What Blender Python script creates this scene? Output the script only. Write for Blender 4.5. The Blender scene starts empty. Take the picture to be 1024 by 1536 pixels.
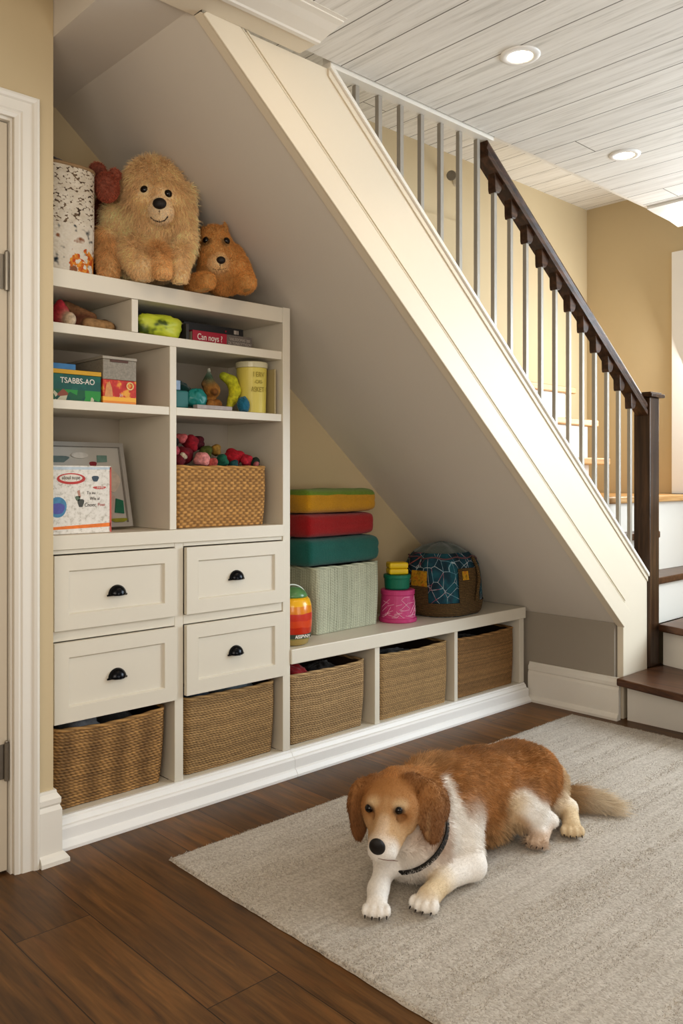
import bpy, bmesh, math, random
import numpy as np
from mathutils import Vector, Matrix, Euler, noise as mnoise

random.seed(7); RNG = np.random.default_rng(7)
SC = bpy.context.scene
COL = SC.collection
PI = math.pi

# ------------------------------------------------------------------ camera
CAM_H = 1.10; YAW = math.atan2(1192, 1263); FPX = 1263.0; CX = 512.0; HY = 715.0
RV = Vector((math.cos(YAW), -math.sin(YAW), 0)); FV = Vector((math.sin(YAW), math.cos(YAW), 0))
cam_d = bpy.data.cameras.new('camera'); cam = bpy.data.objects.new('camera', cam_d); COL.objects.link(cam)
cam.location = (0, 0, CAM_H); cam.rotation_euler = (PI/2, 0, -YAW)
cam_d.sensor_fit = 'VERTICAL'; cam_d.sensor_height = 36; cam_d.sensor_width = 24
cam_d.lens = FPX/1536*36; cam_d.shift_y = (HY-768)/1536; cam_d.clip_start = .02
SC.camera = cam

def W(px, py, d):
    """the place in the room at depth d along the line of sight through a photo point"""
    p = RV*((px-CX)/FPX*d) + FV*d
    return Vector((p.x, p.y, CAM_H-(py-HY)/FPX*d))
def WY(px, py, Y):
    a = (px-CX)/FPX; v = RV*a+FV; return W(px, py, Y/v.y)
def WZ(px, py, z): return W(px, py, (CAM_H-z)*FPX/(py-HY))

# ------------------------------------------------------------------ colours, materials
def lin(c):
    return tuple((x/12.92 if x <= .04045 else ((x+.055)/1.055)**2.4) for x in c)
def hx(h):
    h = h.lstrip('#'); return lin(tuple(int(h[i:i+2], 16)/255 for i in (0, 2, 4)))
class NT:
    def __init__(s, name):
        s.m = bpy.data.materials.new(name); s.m.use_nodes = True; s.t = s.m.node_tree
        s.b = s.t.nodes['Principled BSDF']
    def n(s, typ, ins=None, **props):
        nd = s.t.nodes.new(typ)
        for k, v in props.items(): setattr(nd, k, v)
        for k, v in (ins or {}).items(): s.set(nd, k, v)
        return nd
    def set(s, nd, k, v):
        if isinstance(v, bpy.types.NodeSocket): s.t.links.new(v, nd.inputs[k])
        elif isinstance(v, (tuple, list)) and len(v) == 3 and nd.inputs[k].type == 'RGBA': nd.inputs[k].default_value = (*v, 1)
        else: nd.inputs[k].default_value = v
    def math(s, op, a, b=0.0, c=0.0):
        nd = s.t.nodes.new('ShaderNodeMath'); nd.operation = op
        for i, v in enumerate((a, b, c)): s.set(nd, i, v)
        return nd.outputs[0]
    def mix(s, f, a, b, blend='MIX'):
        nd = s.t.nodes.new('ShaderNodeMix'); nd.data_type = 'RGBA'; nd.blend_type = blend
        s.set(nd, 0, f); s.set(nd, 6, a); s.set(nd, 7, b)
        return nd.outputs[2]
    def ramp(s, f, stops, interp='LINEAR'):
        nd = s.t.nodes.new('ShaderNodeValToRGB'); s.set(nd, 0, f); r = nd.color_ramp; r.interpolation = interp
        while len(r.elements) < len(stops): r.elements.new(1)
        for e, (p, c) in zip(r.elements, stops): e.position = p; e.color = (*c, 1)
        return nd.outputs[0]
    def pos(s): return s.n('ShaderNodeNewGeometry').outputs['Position']
    def obj(s): return s.n('ShaderNodeTexCoord').outputs['Object']
    def noise(s, vec, scale, detail=3, rough=.5, dist=0.0):
        return s.n('ShaderNodeTexNoise', {'Vector': vec, 'Scale': scale, 'Detail': detail, 'Roughness': rough, 'Distortion': dist}).outputs[0]
    def vscale(s, vec, sc, off=(0, 0, 0)):
        return s.n('ShaderNodeMapping', {'Vector': vec, 'Scale': sc, 'Location': off}).outputs[0]
    def bump(s, h, strength=.3, dist=.002):
        s.set(s.b, 'Normal', s.n('ShaderNodeBump', {'Height': h, 'Strength': strength, 'Distance': dist}).outputs[0])
    def out(s, col=None, rough=None, **kw):
        if col is not None: s.set(s.b, 'Base Color', col)
        if rough is not None: s.set(s.b, 'Roughness', rough)
        for k, v in kw.items(): s.set(s.b, k.replace('_', ' '), v)
        return s.m

def paint(name, h, rough=.5, bump=.05, scale=60, var=.04):
    m = NT(name); p = m.pos(); c = hx(h)
    n1 = m.noise(p, 1.3, 3); col = m.mix(n1, tuple(x*(1-var) for x in c), tuple(min(1, x*(1+var)) for x in c))
    m.bump(m.noise(p, scale, 3), bump, .001)
    return m.out(col, rough)
def plain(name, h, rough=.5, var=.12, scale=40, metallic=0.0, bump=.1, **kw):
    m = NT(name); p = m.obj(); c = hx(h)
    n1 = m.noise(p, scale, 3); col = m.mix(n1, tuple(x*(1-var) for x in c), tuple(min(1, x*(1+var)) for x in c))
    m.bump(m.noise(p, scale*4, 2), bump, .001)
    return m.out(col, rough, Metallic=metallic, **kw)
def cloth(name, h, var=.25, scale=300, bump=.6, rough=.95, h2=None):
    m = NT(name); p = m.obj(); c = hx(h); c2 = hx(h2) if h2 else c
    big = m.noise(p, 14, 3)
    base = m.mix(m.ramp(big, [(.4, (0, 0, 0)), (.6, (1, 1, 1))]), c, c2)
    fine = m.noise(p, scale, 2)
    col = m.mix(fine, m.mix(.5+var, base, (0, 0, 0), 'MIX') if False else tuple(x*(1-var) for x in c), base)
    m.bump(m.math('ADD', fine, m.math('MULTIPLY', m.noise(p, 50, 3), .8)), bump, .003)
    return m.out(col, rough, Sheen_Weight=.3)
def attr_mat(name, rough=.6, attr='Col', noise_amt=.2, noise_scale=120, bump=.3, bdist=.002, **kw):
    m = NT(name); a = m.n('ShaderNodeAttribute', attribute_name=attr).outputs['Color']
    n1 = m.noise(m.obj(), noise_scale, 3)
    col = m.mix(noise_amt, a, m.ramp(n1, [(.3, (0.15, .15, .15)), (.7, (1.0, 1.0, 1.0))]), 'MULTIPLY')
    if bump: m.bump(m.noise(m.obj(), noise_scale*1.5, 3), bump, bdist)
    return m.out(col, rough, **kw)
def hair_mat(name, rough=.6):
    m = NT(name); a = m.n('ShaderNodeAttribute', attribute_name='hcol').outputs['Color']
    return m.out(a, rough, Specular_IOR_Level=.25)

def planks(m, width, length, gap, goff=0.0):
    """boards running along Y; gives seed, joint mask, grain coordinates"""
    p = m.pos(); sx = m.n('ShaderNodeSeparateXYZ', {0: p})
    u = m.math('DIVIDE', m.math('ADD', sx.outputs[0], 50+goff), width); iu = m.math('FLOOR', u); fu = m.math('FRACT', u)
    r1 = m.n('ShaderNodeTexWhiteNoise', {'W': iu}, noise_dimensions='1D').outputs['Value']
    v = m.math('ADD', m.math('DIVIDE', sx.outputs[1], length), m.math('MULTIPLY', r1, 9.0)); iv = m.math('FLOOR', v); fv = m.math('FRACT', v)
    seed = m.n('ShaderNodeTexWhiteNoise', {'W': m.math('ADD', m.math('MULTIPLY', iu, 3.17), m.math('MULTIPLY', iv, 17.3))}, noise_dimensions='1D').outputs['Value']
    g1 = m.math('LESS_THAN', fu, gap/width); g2 = m.math('LESS_THAN', fv, gap/length)
    joint = m.math('MAXIMUM', g1, g2)
    cc = m.n('ShaderNodeCombineXYZ', {0: sx.outputs[0], 1: m.math('ADD', sx.outputs[1], m.math('MULTIPLY', seed, 30)), 2: m.math('MULTIPLY', seed, 11)}).outputs[0]
    return seed, joint, cc

def floor_mat():
    m = NT('floor_wood'); seed, joint, cc = planks(m, .19, 1.7, .0022, .119)
    g = m.noise(m.vscale(cc, (26, 1.6, 1)), 1.6, 6, .62, .9)
    g2 = m.noise(m.vscale(cc, (6, 1.1, 1)), 2.2, 3, .5, 2.2)
    fine = m.noise(m.vscale(cc, (220, 7, 1)), 1, 3)
    col = m.ramp(g, [(.28, hx('4a3118')), (.5, hx('714f29')), (.72, hx('936838'))])
    col = m.mix(m.math('MULTIPLY', m.ramp(g2, [(.52, (0, 0, 0)), (.62, (1, 1, 1))]), .35), col, hx('8a5a2a'))
    col = m.mix(m.math('MULTIPLY', fine, .30), col, hx('2a1608'))
    col = m.mix(.9, col, m.ramp(seed, [(0, (.62, .60, .58)), (1, (1.12, 1.07, 1.02))]), 'MULTIPLY')
    col = m.mix(joint, col, hx('1c0f06'))
    h = m.math('SUBTRACT', m.math('MULTIPLY', g, .25), m.math('MULTIPLY', joint, 1.0))
    m.bump(h, .25, .0015)
    return m.out(col, m.math('ADD', .33, m.math('MULTIPLY', g, .16)))
def ceiling_mat():
    m = NT('whitewashed_planks'); seed, joint, cc = planks(m, .148, 3.2, .004, .03)
    g = m.noise(m.vscale(cc, (30, 1.4, 1)), 1.5, 7, .68, .5)
    fine = m.noise(m.vscale(cc, (90, 6, 1)), 1.1, 4, .7)
    col = m.ramp(g, [(.28, hx('c2bfb7')), (.46, hx('e6e3dd')), (.7, hx('f4f2ed'))])
    col = m.mix(m.ramp(fine, [(.60, (0, 0, 0)), (.76, (.45, .45, .45))]), col, hx('b3aea5'))
    col = m.mix(.8, col, m.ramp(seed, [(0, (.93, .93, .93)), (1, (1.03, 1.03, 1.02))]), 'MULTIPLY')
    col = m.mix(joint, col, hx('77736b'))
    m.bump(m.math('SUBTRACT', m.math('MULTIPLY', g, .3), joint), .35, .003)
    return m.out(col, .6)
def wood(name, dark, mid, light, rough=.35, axis=(2, 30, 30)):
    m = NT(name); p = m.obj()
    g = m.noise(m.vscale(p, axis), 1.5, 5, .6, .6); f = m.noise(m.vscale(p, tuple(a*6 for a in axis)), 1.2, 3)
    col = m.ramp(g, [(.3, hx(dark)), (.5, hx(mid)), (.7, hx(light))])
    col = m.mix(m.math('MULTIPLY', f, .25), col, hx(dark))
    m.bump(g, .08, .001)
    return m.out(col, rough)

M = {}
M['floor'] = floor_mat(); M['ceil'] = ceiling_mat()
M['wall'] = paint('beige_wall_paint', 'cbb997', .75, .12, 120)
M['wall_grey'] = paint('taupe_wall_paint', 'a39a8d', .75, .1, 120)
M['soffit'] = paint('soffit_paint', 'd9d2c8', .8, .08, 120)
M['trim'] = paint('white_trim_paint', 'e9e4da', .38, .03)
M['trim2'] = paint('bright_trim_paint', 'f0eeea', .38, .03)
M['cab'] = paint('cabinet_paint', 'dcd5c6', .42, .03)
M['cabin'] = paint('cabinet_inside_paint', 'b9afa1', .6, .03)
M['stringer'] = paint('stringer_paint', 'e2d7c3', .45, .03)
M['door'] = paint('door_paint', 'd9cfbd', .45, .03)
M['black'] = plain('black_metal', '15161a', .22, .1, 40, 0.6, .02)
M['steel'] = plain('brushed_nickel', '9a948a', .35, .1, 60, .9, .05)
M['bal'] = plain('baluster_grey_paint', 'aaa49a', .4, .05, 40, .35, .02)
M['dark_wood'] = wood('dark_walnut', '2a1a11', '473020', '64442f', .28)
M['newel_wood'] = wood('newel_walnut', '2c1d14', '44301f', '5d432c', .3, (30, 30, 2))
M['tread'] = wood('tread_walnut', '3a2416', '5a3b26', '704d34', .32, (30, 2, 30))
M['oak'] = wood('oak_tread', 'a87a48', 'c79b66', 'dcb684', .4, (2, 30, 30))

# ------------------------------------------------------------------ meshes
class MB:
    def __init__(s): s.v = []; s.f = []
    def add(s, vs, fs):
        b = len(s.v); s.v += [tuple(v) for v in vs]; s.f += [tuple(i+b for i in f) for f in fs]; return s
    def box(s, x0, x1, y0, y1, z0, z1, R=None, c=None):
        vs = [Vector((x, y, z)) for x in (x0, x1) for y in (y0, y1) for z in (z0, z1)]
        if R is not None: vs = [R @ (v-c) + c for v in vs]
        return s.add(vs, [(0, 1, 3, 2), (4, 6, 7, 5), (0, 4, 5, 1), (2, 3, 7, 6), (0, 2, 6, 4), (1, 5, 7, 3)])
    def prism(s, poly, a0, a1, axis='x'):
        """2-D outline swept along an axis: x -> poly is (y,z); y -> (x,z); z -> (x,y)"""
        def mk(p, a): return {'x': (a, p[0], p[1]), 'y': (p[0], a, p[1]), 'z': (p[0], p[1], a)}[axis]
        n = len(poly); vs = [mk(p, a0) for p in poly]+[mk(p, a1) for p in poly]
        return s.add(vs, [tuple(range(n))[::-1], tuple(range(n, 2*n))]+[(i, (i+1) % n, n+(i+1) % n, n+i) for i in range(n)])
    def tube(s, pts, r, n=8, closed=False):
        pts = [Vector(p) for p in pts]; rs = r if isinstance(r, (list, tuple)) else [r]*len(pts); m = len(pts); vs = []; up = None
        for i, p in enumerate(pts):
            t = (pts[(i+1) % m]-pts[i-1]) if closed else (pts[min(i+1, m-1)]-pts[max(i-1, 0)])
            t.normalize()
            if up is None: up = t.orthogonal().normalized()
            else: up = (up-t*up.dot(t)); up = up.normalized() if up.length > 1e-6 else t.orthogonal().normalized()
            w = t.cross(up)
            vs += [p+(up*math.cos(2*PI*k/n)+w*math.sin(2*PI*k/n))*rs[i] for k in range(n)]
        fs = [(i*n+k, i*n+(k+1) % n, ((i+1) % m)*n+(k+1) % n, ((i+1) % m)*n+k) for i in range(m if closed else m-1) for k in range(n)]
        if not closed: fs += [tuple(range(n))[::-1], tuple(range((m-1)*n, m*n))]
        return s.add(vs, fs)
    def lathe(s, prof, c=(0, 0, 0), n=32, sx=1.0, sy=1.0, p=2.0, rot=0.0):
        """(radius, height) profile round a vertical axis; p>2 squares the plan"""
        vs = []; c = Vector(c)
        for r, z in prof:
            for k in range(n):
                a = 2*PI*k/n; ca, sa = math.cos(a), math.sin(a); q = (abs(ca)**p+abs(sa)**p)**(-1/p)
                x, y = r*ca*q*sx, r*sa*q*sy
                vs.append(c+Vector((x*math.cos(rot)-y*math.sin(rot), x*math.sin(rot)+y*math.cos(rot), z)))
        m = len(prof)
        fs = [(i*n+k, i*n+(k+1) % n, (i+1)*n+(k+1) % n, (i+1)*n+k) for i in range(m-1) for k in range(n)]
        if prof[0][0] > 1e-5: fs.append(tuple(range(n))[::-1])
        if prof[-1][0] > 1e-5: fs.append(tuple(range((m-1)*n, m*n)))
        return s.add(vs, fs)
    def ellipsoid(s, c, r, R=None, n=20, m=12):
        c = Vector(c); vs = []
        for i in range(m+1):
            th = PI*i/m
            for k in range(n):
                a = 2*PI*k/n; v = Vector((r[0]*math.sin(th)*math.cos(a), r[1]*math.sin(th)*math.sin(a), r[2]*math.cos(th)))
                vs.append(c+(R @ v if R is not None else v))
        return s.add(vs, [(i*n+k, (i+1)*n+k, (i+1)*n+(k+1) % n, i*n+(k+1) % n) for i in range(m) for k in range(n)])
    def build(s, name, mat, parent=None, bevel=0.0, smooth=False, loc=None, seg=2, sub=0):
        return mesh_obj(name, s.v, s.f, mat, parent, bevel, smooth, loc, seg, sub)

def origin(o):
    p = Vector((0, 0, 0))
    while o is not None: p = p+o.location; o = o.parent
    return p
def mesh_obj(name, v, f, mat, parent=None, bevel=0.0, smooth=False, loc=None, seg=2, sub=0, cols=None, weld=True):
    loc = Vector(loc) if loc is not None else Vector((0, 0, 0)); off = loc+(origin(parent) if parent else Vector((0, 0, 0)))
    me = bpy.data.meshes.new(name)
    V = np.asarray(v, dtype=np.float64).reshape(-1, 3)-np.array(off)
    me.from_pydata(V.tolist(), [], [tuple(int(i) for i in q) for q in f]); me.update()
    if weld and len(V) < 60000 and cols is None:
        bm = bmesh.new(); bm.from_mesh(me); bmesh.ops.remove_doubles(bm, verts=bm.verts, dist=1e-6)
        bmesh.ops.recalc_face_normals(bm, faces=bm.faces); bm.to_mesh(me); bm.free()
    if smooth: me.shade_smooth()
    if cols is not None:
        at = me.color_attributes.new('Col', 'FLOAT_COLOR', 'POINT')
        at.data.foreach_set('color', np.concatenate([np.asarray(cols, dtype=np.float32), np.ones((len(cols), 1), np.float32)], 1).ravel())
    for m_ in (mat if isinstance(mat, (list, tuple)) else [mat]): me.materials.append(m_)
    o = bpy.data.objects.new(name, me); COL.objects.link(o); o.location = loc
    if parent is not None: o.parent = parent
    if bevel:
        md = o.modifiers.new('edge', 'BEVEL'); md.width = bevel; md.segments = seg; md.limit_method = 'ANGLE'; md.angle_limit = math.radians(40)
    if sub:
        md = o.modifiers.new('smooth', 'SUBSURF'); md.levels = sub; md.render_levels = sub
    return o
def tag(o, label=None, cat=None, group=None, kind=None):
    for k, v in (('label', label), ('category', cat), ('group', group), ('kind', kind)):
        if v: o[k] = v
    return o
def thing(name, label, cat, loc, group=None):
    o = bpy.data.objects.new(name, None); COL.objects.link(o); o.location = loc; o.empty_display_size = .05
    return tag(o, label, cat, group)
def struct(o): o['kind'] = 'structure'; return o
def text(s, loc, size, mat, parent, name='lettering', rotz=0.0, align='CENTER', squeeze=1.0, bold=0.0):
    c = bpy.data.curves.new(name, 'FONT'); c.body = s; c.size = size; c.align_x = align; c.align_y = 'CENTER'; c.extrude = .0003; c.offset = bold
    t_ = bpy.data.objects.new('t', c); COL.objects.link(t_); bpy.context.view_layer.update()
    me = bpy.data.meshes.new_from_object(t_.evaluated_get(bpy.context.evaluated_depsgraph_get())); bpy.data.objects.remove(t_); bpy.data.curves.remove(c)
    me.name = name; me.materials.clear(); me.materials.append(mat); o = bpy.data.objects.new(name, me); COL.objects.link(o)
    o.parent = parent; o.location = Vector(loc)-origin(parent); o.rotation_euler = (PI/2, 0, rotz); o.scale = (squeeze, 1, 1)
    return o
def copy_tree(o, parent=None):
    c = o.copy(); COL.objects.link(c); c.parent = parent
    for ch in list(o.children): copy_tree(ch, c)
    return c
# ================================================================== THE SETTING
YS = 1.90           # outer face of the stair stringer
YB = 2.76           # back wall of the recess under the stairs
CZ = 2.36           # room ceiling
SZ = lambda X: .42+.848*(3.55-X)          # underside of the stairs
ST = lambda X: .640+.8426*(3.776-X)       # top edge of the stringer
def wall(name, boxes, mat, kind=True):
    m = MB()
    for b in boxes: m.box(*b)
    return struct(m.build(name, mat))
wall('floor', [(-3, 6.2, -4, 3.2, -.06, 0)], M['floor'])
wall('ceiling', [(1.056, 4.05, -4, YS-.02, CZ, CZ+.06), (-3, 1.056, -4, .6, CZ, CZ+.06), (-3, 1.0555, .6, 2.32, 2.58, 2.64)], M['ceil'])
wall('ceiling_stairwell', [(.9, 4.85, YS-.02, 2.80, 2.78, 2.84)], M['ceil'])
wall('ceiling_well_edge', [(4.0, 4.85, -1.0, YS-.02, 2.78, 2.84)], M['ceil'])
# the recess under the stairs
wall('wall_back', [(.9, 3.53, YB, YB+.035, 0, 2.42)], M['wall'])
wall('ceiling_recess', [(1.056, 1.30, YS+.032, YB, 2.36, 2.58)], M['soffit'])
so = MB()
so.prism([(1.26, SZ(1.26)), (3.545, SZ(3.545)), (3.545, SZ(3.545)+.04), (1.26, SZ(1.26)+.04)], YS+.032, YB, 'y')
struct(so.build('ceiling_sloped', M['soffit']))
# left wall with the door
wall('wall_left', [(-1.2, .10, 2.32, 2.44, 0, 2.62), (.9395, 1.055, 2.32, YB, 0, 2.62), (.10, .9395, 2.32, 2.44, 2.10, 2.62)], M['wall'])
# stairwell walls
wall('wall_stairwell', [(1.0, 4.83, 2.80, 2.86, .0, 2.9)], M['wall'])
wall('wall_right', [(4.77, 4.83, 2.235, 2.80, 0, 2.9), (4.77, 4.83, -1.0, 2.235, 0, .98), (4.77, 4.83, -1.0, 2.235, 2.30, 2.9)], M['wall'])
# knee wall at the low end of the recess
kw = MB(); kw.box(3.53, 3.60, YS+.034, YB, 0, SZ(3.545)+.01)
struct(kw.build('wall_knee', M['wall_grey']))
# baseboards
def base_profile(y, h, out=1):
    k = [(0, 0), (.034, 0), (.034, .012), (.026, .024), (.018, .030), (.018, h-.055), (.013, h-.042), (.016, h-.036), (.016, h-.022), (.007, h-.008), (.006, h), (0, h)]
    return [(y-out*a, b) for a, b in k]
def base_x(name, x0, x1, y, h):
    m = MB(); m.prism(base_profile(y, h), x0, x1, 'x'); return struct(m.build(name, M['trim']))
def base_y(name, y0, y1, x, h):
    m = MB(); m.prism([(b, c) for b, c in base_profile(x, h)], y0, y1, 'y'); return struct(m.build(name, M['trim']))
def sweep(prof, path, name, mat, parent=None):
    """(outward, height) profile carried along a plan path with mitred corners; outward is to the right of travel"""
    m = MB(); n = len(prof); vs = []
    for i, p in enumerate(path):
        p = Vector(p); d = []
        if i > 0: d.append((p-Vector(path[i-1])).normalized())
        if i < len(path)-1: d.append((Vector(path[i+1])-p).normalized())
        ns = [Vector((q.y, -q.x)) for q in d]; o = ns[0] if len(ns) == 1 else (ns[0]+ns[1])/(1+ns[0].dot(ns[1]))
        vs += [(p.x+o.x*a, p.y+o.y*a, z) for a, z in prof]
    k = len(path)
    m.add(vs, [tuple(range(n)), tuple(range((k-1)*n, k*n))[::-1]]+[(i*n+j, i*n+(j+1) % n, (i+1)*n+(j+1) % n, (i+1)*n+j) for i in range(k-1) for j in range(n)])
    return m.build(name, mat, parent)
struct(sweep([(-y, z) for y, z in base_profile(0, .205)], [(1.006, 2.3195), (1.0555, 2.3195), (1.0555, 2.372)], 'baseboard_left', M['trim']))
base_y('baseboard_right', YS+.003, 2.385, 3.53, .19)
# door casing: stepped profile
cs = MB()
prof = [(0, 0), (0, -.010), (.010, -.014), (.016, -.013), (.020, -.017), (.046, -.018), (.050, -.023), (.058, -.026), (.064, -.025), (.066, -.022), (.066, 0)]
n = len(prof); XD = .9395; ZD = 2.092
vs = [(XD+a, 2.3195+b, 0) for a, b in prof]+[(XD+a, 2.3195+b, ZD+a) for a, b in prof]+[(.02, 2.3195+b, ZD+a) for a, b in prof]
cs.add(vs, [tuple(range(n)), tuple(range(2*n, 3*n))[::-1]]+[(i*n+j, i*n+(j+1) % n, (i+1)*n+(j+1) % n, (i+1)*n+j) for i in range(2) for j in range(n)])
struct(cs.build('trim_door_casing', M['trim']))
jb = MB(); jb.box(.9325, .939, 2.322, 2.44, 0, 2.095); jb.box(.12, .9325, 2.322, 2.44, 2.084, 2.0985)
struct(jb.build('trim_door_jamb', M['trim']))
dr = MB(); dr.box(.15, .930, 2.336, 2.372, .008, 2.081)
door = struct(dr.build('door_1', M['door'], bevel=.002))
for z in (.26, 1.615):
    h = MB(); h.tube([(.925, 2.328, z), (.925, 2.328, z+.105)], .0066, 10); h.box(.900, .922, 2.3325, 2.3355, z+.004, z+.10)
    for k in range(1, 4): h.tube([(.925, 2.328, z+k*.026), (.925, 2.328, z+k*.026+.0015)], .0068, 10)
    h.ellipsoid((.925, 2.328, z+.107), (.0055, .0055, .004), n=10, m=6)
    h.build('hinge', M['steel'], door, smooth=False)

# crown and boxed head above the stringer
hd = MB(); hd.prism([(-.4, CZ-.012), (1.615, CZ-.012), (1.63, CZ+.05), (-.4, CZ+.05)], 1.802, YS-.009, 'y'); hd.box(-.4, 1.272, YS-.009, YS+.0315, CZ-.012, CZ+.05)
struct(hd.build('trim_stair_head', M['stringer']))
cr = MB(); y0 = 1.800; z0 = CZ+.004
cp = [(0, 0), (-.012, 0), (-.016, .012), (-.030, .020), (-.055, .034), (-.080, .055), (-.098, .062), (-.098, .072), (-.110, .074), (-.110, .090), (0, .090)]
k_ = .34
cr.prism([(y0+a*1.15, z0-.030+b*k_) for a, b in cp], -.4, 1.602, 'x')
struct(cr.build('trim_crown', M['trim']))
# edge board of the ceiling above the railing, and the header board by the window
ed = MB(); ed.box(1.742, 2.56, YS-.012, YS+.03, CZ-.012, CZ+.06); ed.box(2.56, 4.05, YS-.019, YS-.004, CZ+.001, CZ+.06)
struct(ed.build('trim_ceiling_edge', M['trim']))
hb = MB(); hb.prism([(3.735, CZ-.0005), (3.735, CZ-.012), (3.80, CZ-.016), (3.96, CZ-.020), (4.03, CZ-.028), (4.052, CZ-.03), (4.052, CZ+.12), (4.045, CZ-.0005)], -.6, YS-.02, 'y')
struct(hb.build('trim_header', M['trim2']))
# window casing on the stairwell's end wall
wc = MB(); wc.box(4.735, 4.769, 2.125, 2.235, 1.001, 2.40); wc.box(4.742, 4.769, .2, 2.125, 2.30, 2.40); wc.box(4.70, 4.769, .2, 2.24, .985, 1.0)
struct(wc.build('window_1_casing', M['trim2'], bevel=.003))
wf = MB()
for a, b in ((2.07, 2.125), (.20, .26)): wf.box(4.775, 4.82, a, b, 1.001, 2.299)
for z0, z1 in ((1.001, 1.06), (2.25, 2.299), (1.63, 1.66)): wf.box(4.778, 4.818, .2605, 2.0695, z0, z1)
for z0, z1 in ((1.0605, 1.6295), (1.6605, 2.2495)): wf.box(4.780, 4.816, 1.08, 1.12, z0, z1)
win = struct(wf.build('window_1', M['trim2'], bevel=.002))
gm = NT('window_glass'); gmat = gm.out((1, 1, 1), .0, Transmission_Weight=1.0, IOR=1.01)
gl = MB(); gl.box(4.795, 4.798, .26, 2.07, 1.06, 2.25); gl.build('pane', gmat, win)

# ================================================================== STAIRS
stair = thing('staircase', 'painted staircase with walnut treads climbing over the storage recess', 'staircase', (3.6, 2.0, 0))
sp = MB()   # outer stringer panel, down to the floor at its foot
X0, X1 = 1.245, 3.774
sp.prism([(1.2735, 2.3465), (3.55, SZ(3.55)-.003), (3.55, .001), (X1, .001), (X1, ST(X1)-.012), (1.735, ST(1.735)-.012), (1.735, 2.3465)], YS, YS+.03, 'y')
sp.build('stringer', M['stringer'], stair, bevel=.002)
# raised lower board with its two fine beads
nx, nz = .848/math.hypot(1, .848), 1/math.hypot(1, .848)
def along(o0, o1, xa, xb, y0, y1, f=SZ, head=None):
    """bar parallel to the rake, offsets o0..o1 measured square to it"""
    def pt(X, o): return (X+o*nx, f(X)+o*nz)
    return [pt(xa, o0), pt(xb, o0), pt(xb, o1), pt(xa, o1)]
lb = MB(); lb.prism(along(-.004, .082, 1.282, 3.55, 0, 0), YS-.008, YS-.0003, 'y'); lb.build('lower_board', M['stringer'], stair, bevel=.0025)
for o in (.086, .096):
    b = MB(); b.prism(along(o, o+.0045, 1.225, 3.50, 0, 0), YS-.005, YS-.0003, 'y'); b.build('bead', M['stringer'], stair, bevel=.0015)
cpb = MB(); cpb.prism([(1.735, ST(1.735)-.012), (X1, ST(X1)-.012), (X1, ST(X1)+.006), (1.735, ST(1.735)+.006)], YS-.014, YS+.046, 'y')
cpb.build('stringer_cap', M['trim'], stair, bevel=.002)
ub = MB(); ub.prism([(1.735, ST(1.735)-.036), (X1, ST(X1)-.036), (X1, ST(X1)-.0125), (1.735, ST(1.735)-.0125)], YS-.006, YS-.0003, 'y')
ub.build('upper_bead', M['stringer'], stair, bevel=.002)
def tread(poly, z, mat='tread', th=.034, name='tread'):
    m = MB(); m.prism(poly, z-th, z, 'z'); return m.build(name, M[mat], stair, bevel=.007, seg=3)
def riser(poly, z0, z1):
    m = MB(); m.prism(poly, z0, z1, 'z'); return m.build('riser', M['trim'], stair)
E = .2
tread([(3.470, 1.892), (3.772, 1.892), (3.90, 1.86), (4.70, 1.60), (4.70, -.30), (3.40, -.30), (3.40, 1.50)], .20)
riser([(3.545, 1.878), (4.70, 1.55), (4.70, -.28), (3.545, -.28)], 0.001, .165)
tread([(3.835, 1.875), (4.765, 1.90), (4.765, .1), (3.62, .1), (3.735, 1.55)], .40)
riser([(3.880, 1.872), (4.765, 1.86), (4.765, .12), (3.68, .12), (3.79, 1.55)], .201, .365)
tread([(3.885, 1.945), (4.765, 1.965), (4.765, 2.78), (3.885, 2.78)], .60)
riser([(3.885, 1.975), (4.765, 1.995), (4.765, 2.78), (3.885, 2.78)], .365, .565)
tread([(3.70, 2.035), (4.19, 2.035), (4.19, 2.30), (3.70, 2.30)], .82, 'tread', .036)
riser([(3.625, 2.12), (4.765, 2.12), (4.765, 2.78), (3.625, 2.78)], .601, .965)
tread([(3.625, 2.09), (4.765, 2.08), (4.765, 2.795), (3.625, 2.795)], 1.0, 'oak', .034)
XL = 3.625
for z, yf, xe in ((1.2, 2.30, 4.16), (1.41, 2.40, 4.215), (1.6, 2.53, 4.20)):
    tread([(XL, yf), (xe, yf), (xe, 2.795), (XL, 2.795)], z, 'oak', .036)
    if z != 1.2: riser([(XL, yf+.03), (xe-.07, yf+.03), (xe-.07, 2.79), (XL, 2.79)], z-.175 if z > 1.5 else z-.205, z-.037)
    else: riser([(XL, yf+.09), (xe-.07, yf+.09), (xe-.07, 2.79), (XL, 2.79)], 1.001, z-.037)

# ------------------------------------------------------------------ railing
rail = thing('stair_railing', 'dark walnut handrail with slim grey balusters on the stringer', 'railing', (3.82, 1.925, .21))
np_ = MB(); np_.box(3.777, 3.868, 1.886, 1.968, .2015, 1.475)
np_.build('newel_post', M['newel_wood'], rail, bevel=.003)
nc = MB(); nc.box(3.757, 3.888, 1.866, 1.988, 1.4755, 1.492); nc.box(3.768, 3.877, 1.877, 1.977, 1.492, 1.500)
nc.build('newel_cap', M['newel_wood'], rail, bevel=.003)
HR = lambda X: 2.352-(X-2.535)*.726       # top of the handrail at its centre line
hr = MB()
prof = [(-.030, -.052), (.030, -.052), (.031, -.034), (.024, -.026), (.030, -.014), (.027, -.003), (.014, 0), (-.014, 0), (-.027, -.003), (-.030, -.014), (-.024, -.026), (-.031, -.034)]
def hp(X, p): return (X, 1.925+p[0], HR(X)+p[1]*1.24)
xa, xb = 2.535, 3.774; n = len(prof)
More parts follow.
